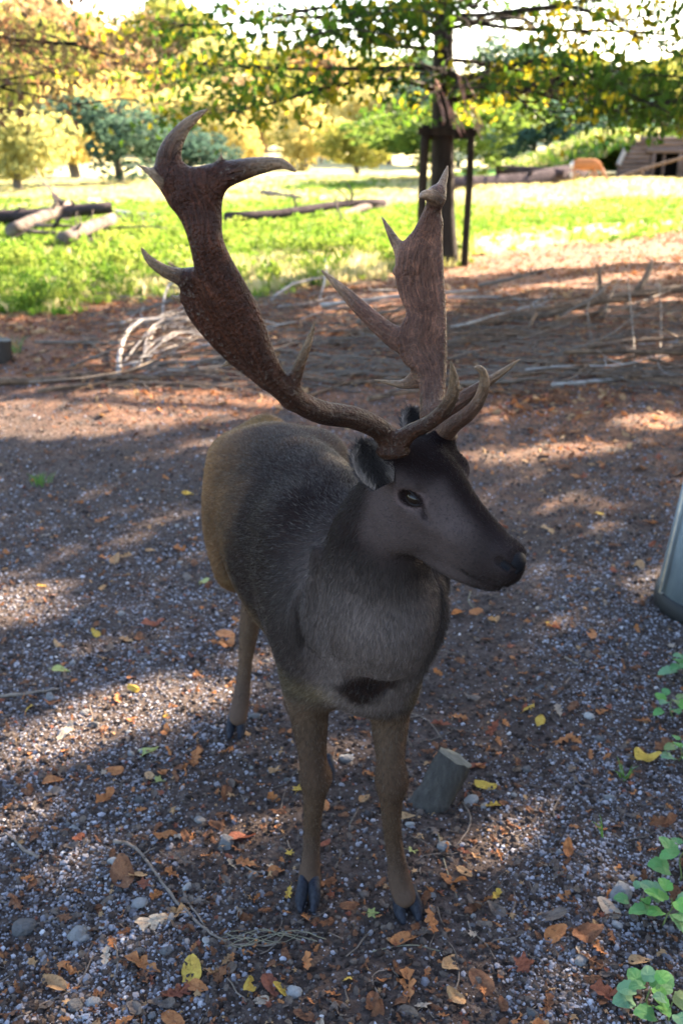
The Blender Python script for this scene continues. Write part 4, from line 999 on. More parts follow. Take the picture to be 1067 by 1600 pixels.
scr = t.mrange(t.noise(t.mapping(v, (1, 1, .08), (.3, .5, .2)), 60, 3, .8), .66, .72)
M_DRUM = t.finish(t.principled(t.mix(t.math('MULTIPLY', scr, .6), c, (.33, .33, .31)), .5, t.bump(n, .2, .003), .45, Metallic=.25))
rub = NT('black_rubber'); M_RUB = rub.finish(rub.principled((.012, .012, .012), .55, None, .4))
trim = simple_mat('worn_trim', (.20, .18, .16), (.42, .36, .27), 40, .6, .4, .002)
V_, F_ = ringwall([Rb - .03, Rb - .002, Rt, Rt - .004, Rt - .006, Rb - .02], [.03, .03, Hd, Hd, Hd - .01, .04]); link('drum_wall', mesh_np('drum_wall', V_, F_), M_DRUM, dr_)
V_, F_ = ringwall([Rb - .02, Rb + .004, Rb + .007, Rb + .004, Rb - .006, Rb - .02], [.0, .0, .016, .060, .066, .066]); link('rubber_foot', mesh_np('rubber_foot', V_, F_), M_RUB, dr_)
a0 = math.atan2(-dc[1], -dc[0]) ; a0 = PI + .10
V_, F_ = ringwall([Rb - .004, Rb + .010, Rt + .012, Rt - .001], [.067, .067, Hd, Hd], 4, a0 - .035, a0 + .035); link('seam_strip', mesh_np('seam_strip', V_, F_), trim, dr_)
V_, F_ = ringwall([Rt + .001, Rt + .008, Rt + .008, Rt - .012], [Hd - .015, Hd - .015, Hd + .006, Hd + .006]); link('drum_lid_rim', mesh_np('drum_lid_rim', V_, F_), trim, dr_)

# ------------------------------------------------------------------ green seedlings
t = NT('seedling_leaf'); v = t.coord(); c = t.attr('col'); n = t.noise(v, 30, 4)
c = t.mix(t.mrange(n, .4, .7, 0, .5), c, (.20, .30, .17)); d_ = t.principled(c, .55, t.bump(n, .4, .004), .35)
tr = t.n('ShaderNodeBsdfTranslucent'); t.put(tr.inputs[0], c); mx = t.n('ShaderNodeMixShader'); mx.inputs[0].default_value = .3
t.t.links.new(d_, mx.inputs[1]); t.t.links.new(tr.outputs[0], mx.inputs[2]); M_SEED = t.finish(mx.outputs[0])
M_STEM = simple_mat('green_stem', (.07, .10, .03), (.14, .16, .06), 30, .7, .2, .001)
def heart_leaf(L, col):
    n = 24; a = np.arange(n) * 2 * PI / n; xs = .5 + .5 * np.cos(a) ; ys = np.sin(a) * .42 * (1.25 - .5 * xs) * (1 + .08 * (np.arange(n) % 2)); xs = xs - .10 * np.exp(-((np.abs(a - PI) - .55) / .3) ** 2)
    O = np.stack([xs, ys], 1); rings = [np.array([.35, 0]) + (O - [.35, 0]) * s for s in (.02, .5, 1)]
    Q = np.vstack(rings); z = -.35 * (Q[:, 0] - .3) ** 2 + .35 * np.abs(Q[:, 1]) + .03 * np.sin(Q[:, 0] * 22) - .25 * Q[:, 1] ** 2
    V = np.stack([Q[:, 0], Q[:, 1], z], 1) * L; i = np.arange(n)
    F = np.vstack([np.stack([k * n + i, k * n + (i + 1) % n, (k + 1) * n + (i + 1) % n, (k + 1) * n + i], 1) for k in range(2)])
    return mesh_np('leaf', V, F, np.tile(col, (len(V), 1)))
HL = [heart_leaf(1, c) for c in ((.055, .16, .05), (.075, .21, .05), (.10, .20, .10), (.10, .26, .04), (.13, .16, .05))]
for m in HL: m.materials.append(M_SEED)
def seedling(px, py, h, pairs, size, label, lean=(0, 0)):
    g = G(px, py); g[2] = ground_z(g[0], g[1]); root = thing('seedling', tuple(g), label, 'plant')
    st = curvy((0, 0, 0), (lean[0], lean[1], h), 7, .06); link('stem', mesh_join('stem', [tube(st, np.linspace(.0022, .0012, 7), 5)]), M_STEM, root)
    for k in range(pairs):
        t_ = .3 + .7 * k / max(1, pairs - 1); p = st[int(round(t_ * 6))]; az_ = k * 1.57 + random.random() * .5
        for s_ in (0, PI):
            a = az_ + s_ + random.gauss(0, .2); out = .015 + .02 * (1 - t_) ; q = p + np.array([math.cos(a) * out, math.sin(a) * out, .008])
            o = bpy.data.objects.new('leaf', random.choice(HL)); COL.objects.link(o); o.parent = root; o.location = q
            s = size * (1.15 - .55 * t_) * random.uniform(.8, 1.15); o.scale = (s, s, s); o.rotation_euler = (random.gauss(0, .2), -.15 + random.gauss(0, .2), a)
seedling(1036, 1440, .075, 6, .058, 'largest green seedling, at the right edge above the bottom corner', (.01, .0))
seedling(1062, 1372, .085, 4, .056, 'green seedling cut by the right edge behind the largest one')
seedling(1012, 1568, .055, 5, .048, 'green seedling in the bottom right corner')
seedling(1046, 1590, .05, 3, .045, 'lowest green seedling, right at the bottom edge')
seedling(1066, 1065, .08, 5, .052, 'green seedling just under the grey drum')
seedling(1050, 1120, .06, 4, .04, 'green seedling in the middle of the right edge group', (-.01, 0))
seedling(1060, 1185, .05, 4, .042, 'lowest seedling of the group under the grey drum')
seedling(1000, 1410, .03, 2, .035, 'small low seedling left of the largest one')
# grass tufts
M_BLADE = simple_mat('grass_blade', (.06, .13, .02), (.12, .22, .04), 30, .6, .1, .001)
def tuft(px, py, n, h, label, spread=.02):
    g = G(px, py); g[2] = ground_z(g[0], g[1]); ps = []
    for k in range(n):
        a = random.random() * 6.28; r_ = random.random() * spread; l = h * random.uniform(.5, 1); o_ = l * random.uniform(.3, .9)
        b0 = np.array([math.cos(a) * r_, math.sin(a) * r_, 0]); b1 = b0 + np.array([math.cos(a) * o_, math.sin(a) * o_, l]); mid = (b0 + b1) / 2 + [0, 0, l * .2]
        ps.append(tube(catmull(np.array([b0, mid, b1]), 3), np.linspace(.0018, .0004, 7), 3, False))
    o = link('grass_tuft', mesh_join('grass_tuft', ps), M_BLADE); o.location = g; tag(o, label, 'grass tuft')
tuft(62, 752, 40, .06, 'green grass tuft on the bare ground, far left', .06); tuft(942, 1310, 3, .07, 'single long green grass blade left of the seedlings', .004)
tuft(975, 1215, 14, .04, 'small withered grass tuft on the gravel at the right', .02); tuft(24, 552, 30, .14, 'grass tuft beside the low stump at the left edge', .06)
rng = np.random.default_rng(13); random.seed(13)
# ------------------------------------------------------------------ meadow growth
x_, y_ = [], []
n = 100000; y = 8.5 + rng.random(n) ** 1.5 * 34; x = (rng.random(n) * 2 - 1) * (.64 * y + 3)
md_ = meadow(x, y); d_ = np.clip(sstep(.45, .7, fbm(x * .16 + 2, y * .16 + 5, 3) + .25 * sstep(22, 32, y) + .14 * sstep(0, 3, x)), 0, 1)
near_dry = sstep(1.6, .2, np.abs(y - edge_y(x) - 1.5)) * sstep(-.6, .8, x)
k = rng.random(n) < md_ * (1 - .75 * near_dry) * (.35 + .65 * (fbm(x * .7, y * .7, 3) > .45)); x, y, d_ = x[k], y[k], d_[k]
_px, _py = to_px(np.stack([x, y, x * 0], 1)); k = ~((_px < 200) & (_py > 350) & (_py < 400) & (rng.random(len(x)) < .75)); x, y, d_ = x[k], y[k], d_[k]
def blade_tuft(seed, h, wide, n, mat):
    r = np.random.default_rng(seed); V = []; F = []
    for i in range(n):
        a = r.random() * 6.28; rr = r.random() * .06; l = h * (.5 + .6 * r.random()); lean = l * r.random() * .8
        b = np.array([math.cos(a) * rr, math.sin(a) * rr, 0]); s = np.array([-math.sin(a), math.cos(a), 0]) * wide; o = np.array([math.cos(a), math.sin(a), 0]) * lean
        k0 = len(V); V += [b - s, b + s, b + o * .4 + [0, 0, l * .6] + s * .8, b + o * .4 + [0, 0, l * .6] - s * .8, b + o + [0, 0, l]]
        F += [[k0, k0 + 1, k0 + 2, k0 + 3], [k0 + 3, k0 + 2, k0 + 4, k0 + 4]]
    F = np.array(F); dg = F[:, 2] == F[:, 3]
    return libobj('tuft', mesh_np('tuft', np.array(V), [F[~dg], F[dg][:, :3]], None, False), mat)
def blade_mat(name, stops):
    t = NT(name); r = t.attr('rnd', 'Fac', 'INSTANCER'); c = t.ramp(r, stops); d = t.principled(c, .6, None, .25)
    tr = t.n('ShaderNodeBsdfTranslucent'); t.put(tr.inputs[0], c); mx = t.n('ShaderNodeMixShader'); mx.inputs[0].default_value = .45
    t.t.links.new(d, mx.inputs[1]); t.t.links.new(tr.outputs[0], mx.inputs[2]); return t.finish(mx.outputs[0])
MG = blade_mat('meadow_green', [(0, (.06, .12, .012)), (.5, (.11, .19, .02)), (1, (.24, .28, .05))])
MD = blade_mat('meadow_straw', [(0, (.22, .22, .07)), (.5, (.36, .31, .14)), (1, (.48, .41, .24))])
isdry = rng.random(len(x)) < d_ * .85
for nm, mk, mat, hh_ in (('meadow_grass', ~isdry, MG, .085), ('dry_grass', isdry, MD, .11)):
    xx, yy = x[mk], y[mk]
    scatter(nm, [blade_tuft(s, hh_, .007, 11, mat) for s in range(4)] + ([] if mat is MD else [blade_tuft(9 + s, .06, .018, 9, mat) for s in range(4)]), lay(xx, yy), np.stack([xx * 0, xx * 0, rng.random(len(xx)) * 6.28], 1), .7 + .8 * rng.random(len(xx)), rng.random(len(xx)))
    print(nm, len(xx))
# nettle-like weeds in the near meadow, one mass
n = 2600; y = 9 + rng.random(n) ** 1.3 * 12; x = -.42 * y + rng.random(n) * (.55 * y); k = (meadow(x, y) > .6) & (fbm(x * .8 + 3, y * .8, 3) > .42); x, y = x[k], y[k]
wv = []
for s in range(4):
    pos = np.array([[rng.normal(0, .06), rng.normal(0, .06), rng.random() * .26 + .02] for _ in range(34)]); V, F, c = leaves(pos, .07, pick_cols(34, [(.1, .2, .02)]), 1.6, .7)
    wv.append(libobj('weed', mesh_np('weed', V, F, None, False), MG))
scatter('meadow_weeds', wv, lay(x, y), np.stack([x * 0, x * 0, rng.random(len(x)) * 6.28], 1), .35 + .6 * rng.random(len(x)), .4 + .6 * rng.random(len(x)))

# ------------------------------------------------------------------ trees
M_LEAF = leaf_mat('tree_foliage', .62)
M_BARK = simple_mat('tree_bark', (.014, .010, .009), (.045, .034, .027), 9, .9, 1.0, .03, stretch=(1, 1, .25))
M_FARBARK = simple_mat('far_bark', (.06, .05, .04), (.12, .10, .08), 5, .9, .5, .03)
PAL = {'centre': [(.045, .10, .012), (.035, .085, .012), (.07, .14, .012), (.15, .17, .012), (.30, .26, .012), (.05, .11, .02), (.40, .30, .015)],
       'shade': [(.05, .10, .02), (.08, .12, .02)], 'rust': [(.20, .10, .06), (.15, .075, .05), (.28, .18, .08), (.20, .16, .07), (.12, .10, .05)]}
def limb(b, az_, L, rise, n=9, amp=.06, droop=.12):
    e = b + np.array([math.cos(az_) * L, math.sin(az_) * L, L * rise]); c = curvy(b, e, n, amp); t = np.linspace(0, 1, n); c[:, 2] -= droop * L * t ** 2; return c
def big_tree(name, base, H, r0, z0, spread, nl, pal, label, size=.085, per=26, filt=None, azr=(0, 2 * PI), lean=(0, 0), subs=9, extra=(), cat='tree', group=None, rise=(.05, .5), leafmat=None):
    root = thing(name, tuple(base), label, cat, group)
    tr = curvy((0, 0, -.1), (lean[0], lean[1], H), 12, .003 if name == 'park_tree' else .012)
    rad = r0 * np.linspace(1, .22, 12) ** .9; rad[0] *= 1.45; rad[1] *= 1.05
    link('trunk', mesh_join('trunk', [tube(tr, rad, 14, False, .10)]), M_BARK, root)
    LP = []
    br = []
    for i in range(nl + len(extra)):
        ex = extra[i - nl] if i >= nl else None
        f = ((i + .5) / nl) if ex is None else .15; z = z0 + (H - z0 - .3) * f ** 1.15; j = min(11, z / H * 11); b = tr[int(j)] + (tr[min(11, int(j) + 1)] - tr[int(j)]) * (j % 1)
        a = azr[0] + (azr[1] - azr[0]) * ((i * .618) % 1) + random.gauss(0, .15)
        L = spread * (1 - .55 * f) * random.uniform(.75, 1.1); c = limb(b, a, L, random.uniform(*rise) * (.3 + f), droop=random.uniform(.05, .2))
        if ex is not None: b = tr[int(ex[0] / H * 11)]; a = R(ex[1]); L = ex[2]; c = limb(b, a, L, ex[3], droop=.12)
        rb = r0 * (.22 - .12 * f); br.append(tube(c, np.linspace(rb, .008, 9), 6, False, .1))
        for s in range(subs):
            t = .22 + .75 * (s + random.random()) / subs; q = c[min(8, int(t * 8))] + (c[min(8, int(t * 8) + 1)] - c[min(8, int(t * 8))]) * (t * 8 % 1)
            a2 = a + random.choice((-1, 1)) * random.uniform(.4, 1.2); l2 = L * (.42 - .2 * t) * random.uniform(.6, 1.4) + .25
            c2 = limb(q, a2, l2, random.uniform(-.05, .25), 6, .08, .25); br.append(tube(c2, np.linspace(rb * .3, .003, 6), 4, False))
            tt = rng.random(per) ** .8; ii = np.minimum((tt * 5).astype(int), 4); pp = c2[ii] + (c2[ii + 1] - c2[ii]) * (tt * 5 - ii)[:, None]
            LP.append(pp + rng.normal(0, 1, (per, 3)) * np.array([.14, .14, .055]) * (.6 + .25 * spread))
    link('branches', mesh_join('branches', br), M_BARK, root)
    LP = np.vstack(LP)
    if filt is not None: LP = LP[filt(LP + np.array(base))]
    n = len(LP); cols = pick_cols(n, PAL[pal], .4)
    if pal == 'centre':
        W_ = LP + np.array(base); nz = fbm(W_[:, 0] * 1.3 + W_[:, 1] * .7, W_[:, 2] * 2.2 + W_[:, 1], 3) + rng.normal(0, .07, n)
        pc = np.array(PAL[pal])[[1, 0, 5, 2, 3, 4, 6]]; cols = pc[np.clip(((nz - .22) / .46 * 7).astype(int), 0, 6)] * (.8 + .4 * rng.random((n, 1)))
    V, F, c = leaves(LP, size, cols, 1.8, .62)
    o = link('crown', mesh_np('crown', V, F, c, False), leafmat or M_LEAF, root); return root, n
def keep_light(p):
    g = p - SDIR * (p[:, 2:3] / SDIR[2]); wants = np.where(meadow(g[:, 0], g[:, 1]) > .4, .38, lit(g) * 1.3)
    sparse = (p[:, 0] < .5) & (p[:, 0] > -3) & (p[:, 2] > 2.75) & (p[:, 1] > 10)
    return (rng.random(len(p)) > wants) & ~(sparse & (rng.random(len(p)) < .6))
tb = G(690, 412); tb[2] = 0
rng = np.random.default_rng(21); random.seed(21)
root, n = big_tree('park_tree', tb, 8.2, .165, 2.0, 4.4, 46, 'centre', 'dark trunked spreading tree with yellow green backlit leaves, tied to stakes', .095, 58, keep_light, subs=12, lean=(-.30, 0), extra=[(2.6, -95, 2.6, .02), (2.7, -60, 3.2, .0), (2.8, -30, 3.6, .0), (2.8, -5, 4.2, -.02), (2.9, -75, 3.0, -.04), (2.4, 20, 3.8, -.04), (3.0, -45, 3.6, -.08), (3.0, -110, 3.0, -.05), (3.1, -15, 4.6, -.07), (3.2, -88, 2.2, -.1), (3.3, -70, 2.4, -.12)])
print('centre leaves', n)
# crossing low limbs seen against the light
for x0, z0_, x1, z1_ in ():
    pass
# stakes and cross bar
st = thing('tree_stakes', tuple(tb), 'dark wooden stakes with a cross bar around the spreading tree', 'tree stakes')
M_STAKE = simple_mat('dark_stake', (.014, .010, .008), (.040, .028, .020), 14, .9, .6, .006, stretch=(1, 1, .3))
def post(x, y, h, r): 
    c = curvy((x, y, -.1), (x + .01, y, h), 6, .006); link('stake', mesh_join('stake', [tube(c, [r] * 6, 9, True, .06)]), M_STAKE, st)
post(-.29, -.25, 1.70, .055); post(.27, -.24, 1.68, .045); post(.05, .38, 1.66, .05)
def bar(p0, p1, w, h):
    p0, p1 = np.array(p0), np.array(p1); d = p1 - p0; L = np.linalg.norm(d); d /= L; s = np.array([-d[1], d[0], 0]) * w / 2; u = np.array([0, 0, h / 2])
    V = np.array([p + a * s + b * u for p in (p0, p1) for a, b in ((-1, -1), (1, -1), (1, 1), (-1, 1))]); F = np.array([[0, 3, 2, 1], [4, 5, 6, 7], [0, 1, 5, 4], [1, 2, 6, 5], [2, 3, 7, 6], [3, 0, 4, 7]])
    link('cross_bar', mesh_np('cross_bar', V, F, None, False), M_STAKE, st)
bar((-.38, -.32, 1.63), (.34, -.30, 1.61), .04, .085); bar((.27, -.18, 1.58), (.05, .33, 1.58), .035, .08); bar((-.29, -.19, 1.58), (.0, .33, 1.57), .035, .08)
# withered hanging shoots
M_DEAD = simple_mat('withered_shoot', (.22, .10, .075), (.42, .24, .19), 30, .8, .4, .003)
for (a, b_, l) in [((682, 122), (700, 200), 1), ((712, 108), (735, 168), 2), ((700, 160), (722, 215), 3), ((735, 165), (752, 208), 4)]:
    p0 = P(*a, 11.2) - tb; p1 = P(*b_, 11.15) - tb; ps = []
    for k in range(4): ps.append(tube(curvy(p0 + rng.normal(0, .015, 3), p1 + rng.normal(0, .045, 3), 7, .05), np.linspace(.004, .007, 7) * [1, 1, 1, 1.2, 1.4, 1.2, .4], 4))
    o = link('hanging_shoot', mesh_join('hanging_shoot', ps), M_DEAD, root)
# rust coloured tree at the left, trunk outside the frame
rng = np.random.default_rng(22); random.seed(22)
lt = np.array([-5.6, 10.2, 0]); r2, n = big_tree('russet_tree', lt, 7.0, .20, 1.9, 3.9, 26, 'rust', 'russet leaved tree hanging into the top left corner', .075, 55, keep_light, subs=10, rise=(.0, .3), azr=(-1.2, 1.4))
# trees towards the sun, outside the frame on the right: they throw the dappled shade of the foreground
rng = np.random.default_rng(23); random.seed(23)
crowns = [np.array(c) for c in ((7.4, 8.2), (6.8, 13.2), (11.5, 11.0), (6.2, 3.6), (10.5, 6.2), (11.0, 16.5))]
n = 60000
gx_ = rng.uniform(-5.5, 5.5, n); gy_ = rng.uniform(-1.5, 13.5, n); zz = rng.uniform(4.4, 7.6, n)
g = np.stack([gx_, gy_, gx_ * 0], 1); p = g + SDIR * (zz / SDIR[2])[:, None]
edge = gy_ > edge_y(gx_) - .6 + (fbm(gx_, gy_) - .5) * 3
L_ = lit(g)
k = (rng.random(n) > np.clip(L_ * 2.6 - .8, 0, .99)) & ~edge
p = p[k]; d = np.stack([np.hypot(p[:, 0] - c[0], p[:, 1] - c[1]) for c in crowns], 1); own = d.argmin(1)
print('shade leaves', len(p))
for i, c in enumerate(crowns):
    lab = ['tall green tree out of view to the right, beside the bare ground', 'green tree out of view right of the staked tree', 'green tree out of view, farthest right', 'green tree out of view right of the camera', 'green tree out of view behind the one beside the camera', 'green tree out of view right, at the meadow edge'][i]
    rt = thing('shade_tree', (c[0], c[1], 0), lab, 'tree', 'trees on the sunny side')
    tr = curvy((0, 0, -.1), (.2, .1, 7.2), 10, .02); link('trunk', mesh_join('trunk', [tube(tr, np.linspace(.24, .06, 10), 10, False, .1)]), M_BARK, rt)
    q = p[own == i] - np.array([c[0], c[1], 0]); bl = []
    for k_ in range(14):
        if len(q) == 0: break
        e = q[rng.integers(len(q))]; b0 = tr[min(9, 3 + k_ // 3)]; bl.append(tube(curvy(b0, e, 8, .05), np.linspace(.07, .012, 8), 5, False))
    link('branches', mesh_join('branches', bl), M_BARK, rt)
    V, F, cc = leaves(q, .155, pick_cols(len(q), PAL['shade']), 1.4, .75); link('crown', mesh_np('crown', V, F, cc, False), M_LEAF, rt)

rng = np.random.default_rng(24); random.seed(24)
# two unseen evergreens added right of the camera to block skylight from that side
for (cx, cy, lab) in ((4.6, .6, 'dense dark evergreen added out of view to block skylight, right beside the camera'), (4.4, -3.6, 'dense dark evergreen added out of view to block skylight, behind the camera on the right')):
    rt = thing('skylight_blocker_tree', (cx, cy, 0), lab, 'tree', 'evergreens added to block skylight'); tr = curvy((0, 0, -.1), (0, .1, 8.5), 8, .01)
    link('trunk', mesh_join('trunk', [tube(tr, np.linspace(.2, .04, 8), 10, False, .1)]), M_BARK, rt)
    m = 9000; h = rng.random(m) ** 1.2; a = rng.random(m) * 6.28; r_ = (2.1 * (1 - h) + .25) * rng.random(m) ** .35; q = np.stack([np.cos(a) * r_, np.sin(a) * r_, .5 + h * 8.2], 1)
    V, F, cc = leaves(q, .26, pick_cols(m, [(.03, .06, .02), (.04, .07, .025)]), 1.2, .5); link('crown', mesh_np('crown', V, F, cc, False), M_LEAF, rt)
# ------------------------------------------------------------------ the wood beyond the meadow
def far_crown(seed, n=3200, flat=1.0, lumps=16):
    r = np.random.default_rng(seed); cs = r.normal(size=(lumps, 3)); cs /= np.linalg.norm(cs, axis=1)[:, None]; cs *= .62 * r.random((lumps, 1)) ** .4; cs[:, 2] *= flat
    w = r.integers(0, lumps, n); d = r.normal(size=(n, 3)); d /= np.linalg.norm(d, axis=1)[:, None]; rad = (.22 + .2 * r.random(lumps))[w][:, None]
    pos = cs[w] + d * rad * (.75 + .35 * r.random((n, 1))) * np.array([1, 1, .8])
    V, F, c = leaves(pos, .085, np.ones((n, 3)) * (.75 + .5 * r.random((n, 1))), 1.2, .8)
    return mesh_np('crown', V, F, c, False)
FC = [far_crown(s) for s in range(6)]
def fol(name, c, tr_=.45):
    t = NT(name); k = t.mix(1.0, t.attr('col'), c, 'MULTIPLY'); r = t.n('ShaderNodeObjectInfo').outputs['Random']
    k = t.mix(t.mrange(r, 0, 1, 0, .35), k, t.mix(1, k, (1.5, 1.2, .7), 'MULTIPLY')); d = t.principled(k, .7, None, .15)
    a = t.n('ShaderNodeBsdfTranslucent'); t.put(a.inputs[0], k); mx = t.n('ShaderNodeMixShader'); mx.inputs[0].default_value = tr_
    t.t.links.new(d, mx.inputs[1]); t.t.links.new(a.outputs[0], mx.inputs[2]); return t.finish(mx.outputs[0])
FM = {'green': fol('far_green_foliage', (.085, .14, .03)), 'olive': fol('far_olive_foliage', (.17, .18, .04)), 'gold': fol('far_golden_foliage', (.42, .37, .14)), 'dark': fol('far_dark_foliage', (.045, .085, .065)), 'rust': fol('far_rust_foliage', (.32, .22, .11)), 'pale': fol('far_pale_foliage', (.34, .32, .11))}  # sunlit haze painted into the gold and pale tints, bluish shade into the dark
tm = mesh_join('trunk', [tube(curvy((0, 0, -.1), (.02, .01, 1), 6, .03), np.linspace(.05, .02, 6), 7, False, .1)]); tm.materials.append(M_FARBARK)
for m in FC: m.materials.append(FM['green'])
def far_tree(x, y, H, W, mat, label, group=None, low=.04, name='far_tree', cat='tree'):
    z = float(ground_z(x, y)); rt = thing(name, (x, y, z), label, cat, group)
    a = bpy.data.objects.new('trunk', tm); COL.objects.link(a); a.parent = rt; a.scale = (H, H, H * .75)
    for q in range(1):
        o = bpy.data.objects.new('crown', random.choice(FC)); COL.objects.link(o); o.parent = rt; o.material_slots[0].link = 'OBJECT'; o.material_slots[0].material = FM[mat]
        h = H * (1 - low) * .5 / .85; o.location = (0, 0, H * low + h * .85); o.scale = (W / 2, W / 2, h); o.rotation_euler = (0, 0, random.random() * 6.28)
def at(px, Y): return (px - 533.5) / FPX * (Y * CT + 1.0 * ST)
for px, Y, H, W, m, l in [(30, 31, 3.0, 4.0, 'pale', 'bright pale bush like tree at the left edge of the meadow'), (478, 52, 3.6, 5.2, 'gold', 'rounded golden tree glowing behind the large antler'), (190, 36, 3.3, 5.5, 'dark', 'dark bluish shade tinted tree at the left, behind the fallen logs'),
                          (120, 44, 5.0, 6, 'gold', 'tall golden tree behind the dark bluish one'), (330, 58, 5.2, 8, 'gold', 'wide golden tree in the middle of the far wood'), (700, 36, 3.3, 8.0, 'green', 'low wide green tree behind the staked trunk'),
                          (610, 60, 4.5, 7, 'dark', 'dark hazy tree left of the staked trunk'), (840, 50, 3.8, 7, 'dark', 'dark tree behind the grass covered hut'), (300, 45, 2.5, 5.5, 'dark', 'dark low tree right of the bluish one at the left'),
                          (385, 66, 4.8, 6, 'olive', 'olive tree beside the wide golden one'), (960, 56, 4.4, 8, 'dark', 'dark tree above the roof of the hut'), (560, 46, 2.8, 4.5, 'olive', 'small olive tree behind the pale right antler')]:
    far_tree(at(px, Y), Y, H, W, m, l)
k = 0
for Y, n, H in ((57, 20, 2.2), (62, 24, 4.6), (78, 26, 6.0), (98, 28, 7.5), (125, 30, 9)):
    for i in range(n):
        x = (-.5 + (i + random.uniform(.1, .9)) / n) * (1.15 * Y + 18); h = H * random.uniform(.75, 1.2); 
        h *= 1 + .5 * (x / Y < -.13)
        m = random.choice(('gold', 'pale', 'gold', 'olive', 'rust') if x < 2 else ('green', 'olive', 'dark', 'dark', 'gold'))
        nm_ = {'gold': 'golden', 'pale': 'pale', 'olive': 'olive green', 'rust': 'rust coloured', 'green': 'green', 'dark': 'dark bluish green'}[m]
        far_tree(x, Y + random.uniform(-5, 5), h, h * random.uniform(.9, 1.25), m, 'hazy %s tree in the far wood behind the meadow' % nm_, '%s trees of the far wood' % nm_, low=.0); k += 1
n = 900; a_ = rng.uniform(-1, 1, n); Yb = rng.uniform(64, 150, n)
rng = np.random.default_rng(14); random.seed(14)
# ------------------------------------------------------------------ brush pile and fallen branches
bi = 0
def branch(pxs, r0, r1, mat, label, group=None, hs=None, forks=0, name='fallen_branch', amp=.012):
    C = np.array([G(*p) for p in pxs]); 
    if hs is not None: C[:, 2] = hs
    if len(C) > 2: C = catmull(C, 4)
    else: C = curvy(C[0], C[1], 9, amp)
    C[:, 2] += ground_z(C[:, 0], C[:, 1]) + r0 * .8; C = C + rng.normal(0, r0 * .2, C.shape)
    ps = [tube(C, np.linspace(r0, r1, len(C)), 6, True, .2)]
    for k in range(forks):
        b = C[int(len(C) * random.uniform(.3, .85))]; d = C[-1] - C[0]; L = np.linalg.norm(d); d = d / L; a = random.choice((-1, 1)) * random.uniform(.4, .9)
        e = np.array([d[0] * math.cos(a) - d[1] * math.sin(a), d[0] * math.sin(a) + d[1] * math.cos(a), random.uniform(.05, .35)]) * L * random.uniform(.12, .3)
        ps.append(tube(curvy(b, b + e, 6, .06), np.linspace(r1 * 1.1, r1 * .35, 6), 5))
    return tag(link(name, mesh_join(name, ps), mat), label, 'branch', group)
branch([(600, 520), (740, 512), (850, 488), (960, 468), (1090, 452)], .030, .045, M_BROWNSTICK, 'long pale brown branch running to the right edge, highest of the brush pile', forks=3)
branch([(940, 505), (955, 470), (968, 452)], .016, .009, M_BROWNSTICK, 'short forked stub standing on the long right branch', hs=[.03, .08, .10])
branch([(690, 545), (800, 528), (880, 508), (945, 488)], .030, .020, M_BROWNSTICK, 'pale branch just below the long right one', forks=3)
branch([(730, 556), (850, 570), (960, 588), (1090, 606)], .018, .026, M_BROWNSTICK, 'thin dark pole sloping down to the right edge', forks=2)
branch([(800, 575), (930, 582), (1080, 596)], .020, .014, M_BROWNSTICK, 'dark pole lying along the lower edge of the brush pile at the right', forks=1)
branch([(-20, 603), (100, 596), (180, 592), (250, 597)], .030, .020, M_BROWNSTICK, 'brown pole at the left end of the brush pile', forks=1)
branch([(60, 612), (190, 600), (330, 606)], .018, .012, M_BROWNSTICK, 'thin brown pole just in front of the left one')
branch([(186, 588), (192, 558), (225, 530), (300, 522)], .020, .014, M_PALE, 'bleached root looping up at the left of the brush pile', hs=[0, .08, .14, .10], name='bleached_root')
branch([(256, 520), (258, 496), (272, 482), (300, 480)], .014, .010, M_PALE, 'thin bleached hoop standing above the pale roots', hs=[.0, .15, .24, .18], name='bleached_root')
for k in range(7):
    x0 = 190 + random.random() * 40; y0 = 570 + random.random() * 12
    branch([(x0, y0), (230 + random.random() * 60, 555 - random.random() * 35), (310 + random.random() * 50, 520 + random.random() * 40)], .009, .004, M_PALE, 'pale bleached root in the bundle at the left of the brush pile', 'bleached roots', hs=[.02, .06 + .1 * random.random(), .05], name='bleached_root')
branch([(425, 478), (460, 460), (520, 448)], .020, .012, M_PALE, 'pale stick above the brush pile behind the antler', hs=[.05, .1, .1])
branch([(500, 470), (510, 448), (508, 440)], .012, .008, M_PALE, 'short forked pale stick behind the large antler', hs=[0, .15, .25])
branch([(268, 468), (300, 480), (352, 520)], .018, .010, M_BROWNSTICK, 'straight brown stick leaning above the pale roots', hs=[.35, .25, .05])
branch([(135, 535), (165, 556)], .02, .012, M_BROWNSTICK, 'short brown stick left of the pale roots')
branch([(975, 480), (985, 540), (992, 590)], .006, .009, M_TWIG, 'thin upright twig in the brush pile at the right', hs=[.30, .14, 0.0])
branch([(1026, 478), (1030, 530), (1028, 575)], .005, .008, M_TWIG, 'thin upright twig nearest the right edge', hs=[.22, .1, 0.0])
branch([(930, 490), (915, 510), (930, 560)], .007, .005, M_TWIG, 'bent twig in the brush pile at the right', hs=[.25, .15, 0.0])
branch([(470, 590), (560, 600), (640, 590)], .02, .014, M_BROWNSTICK, 'brown stick at the foot of the brush pile behind the back of the deer')
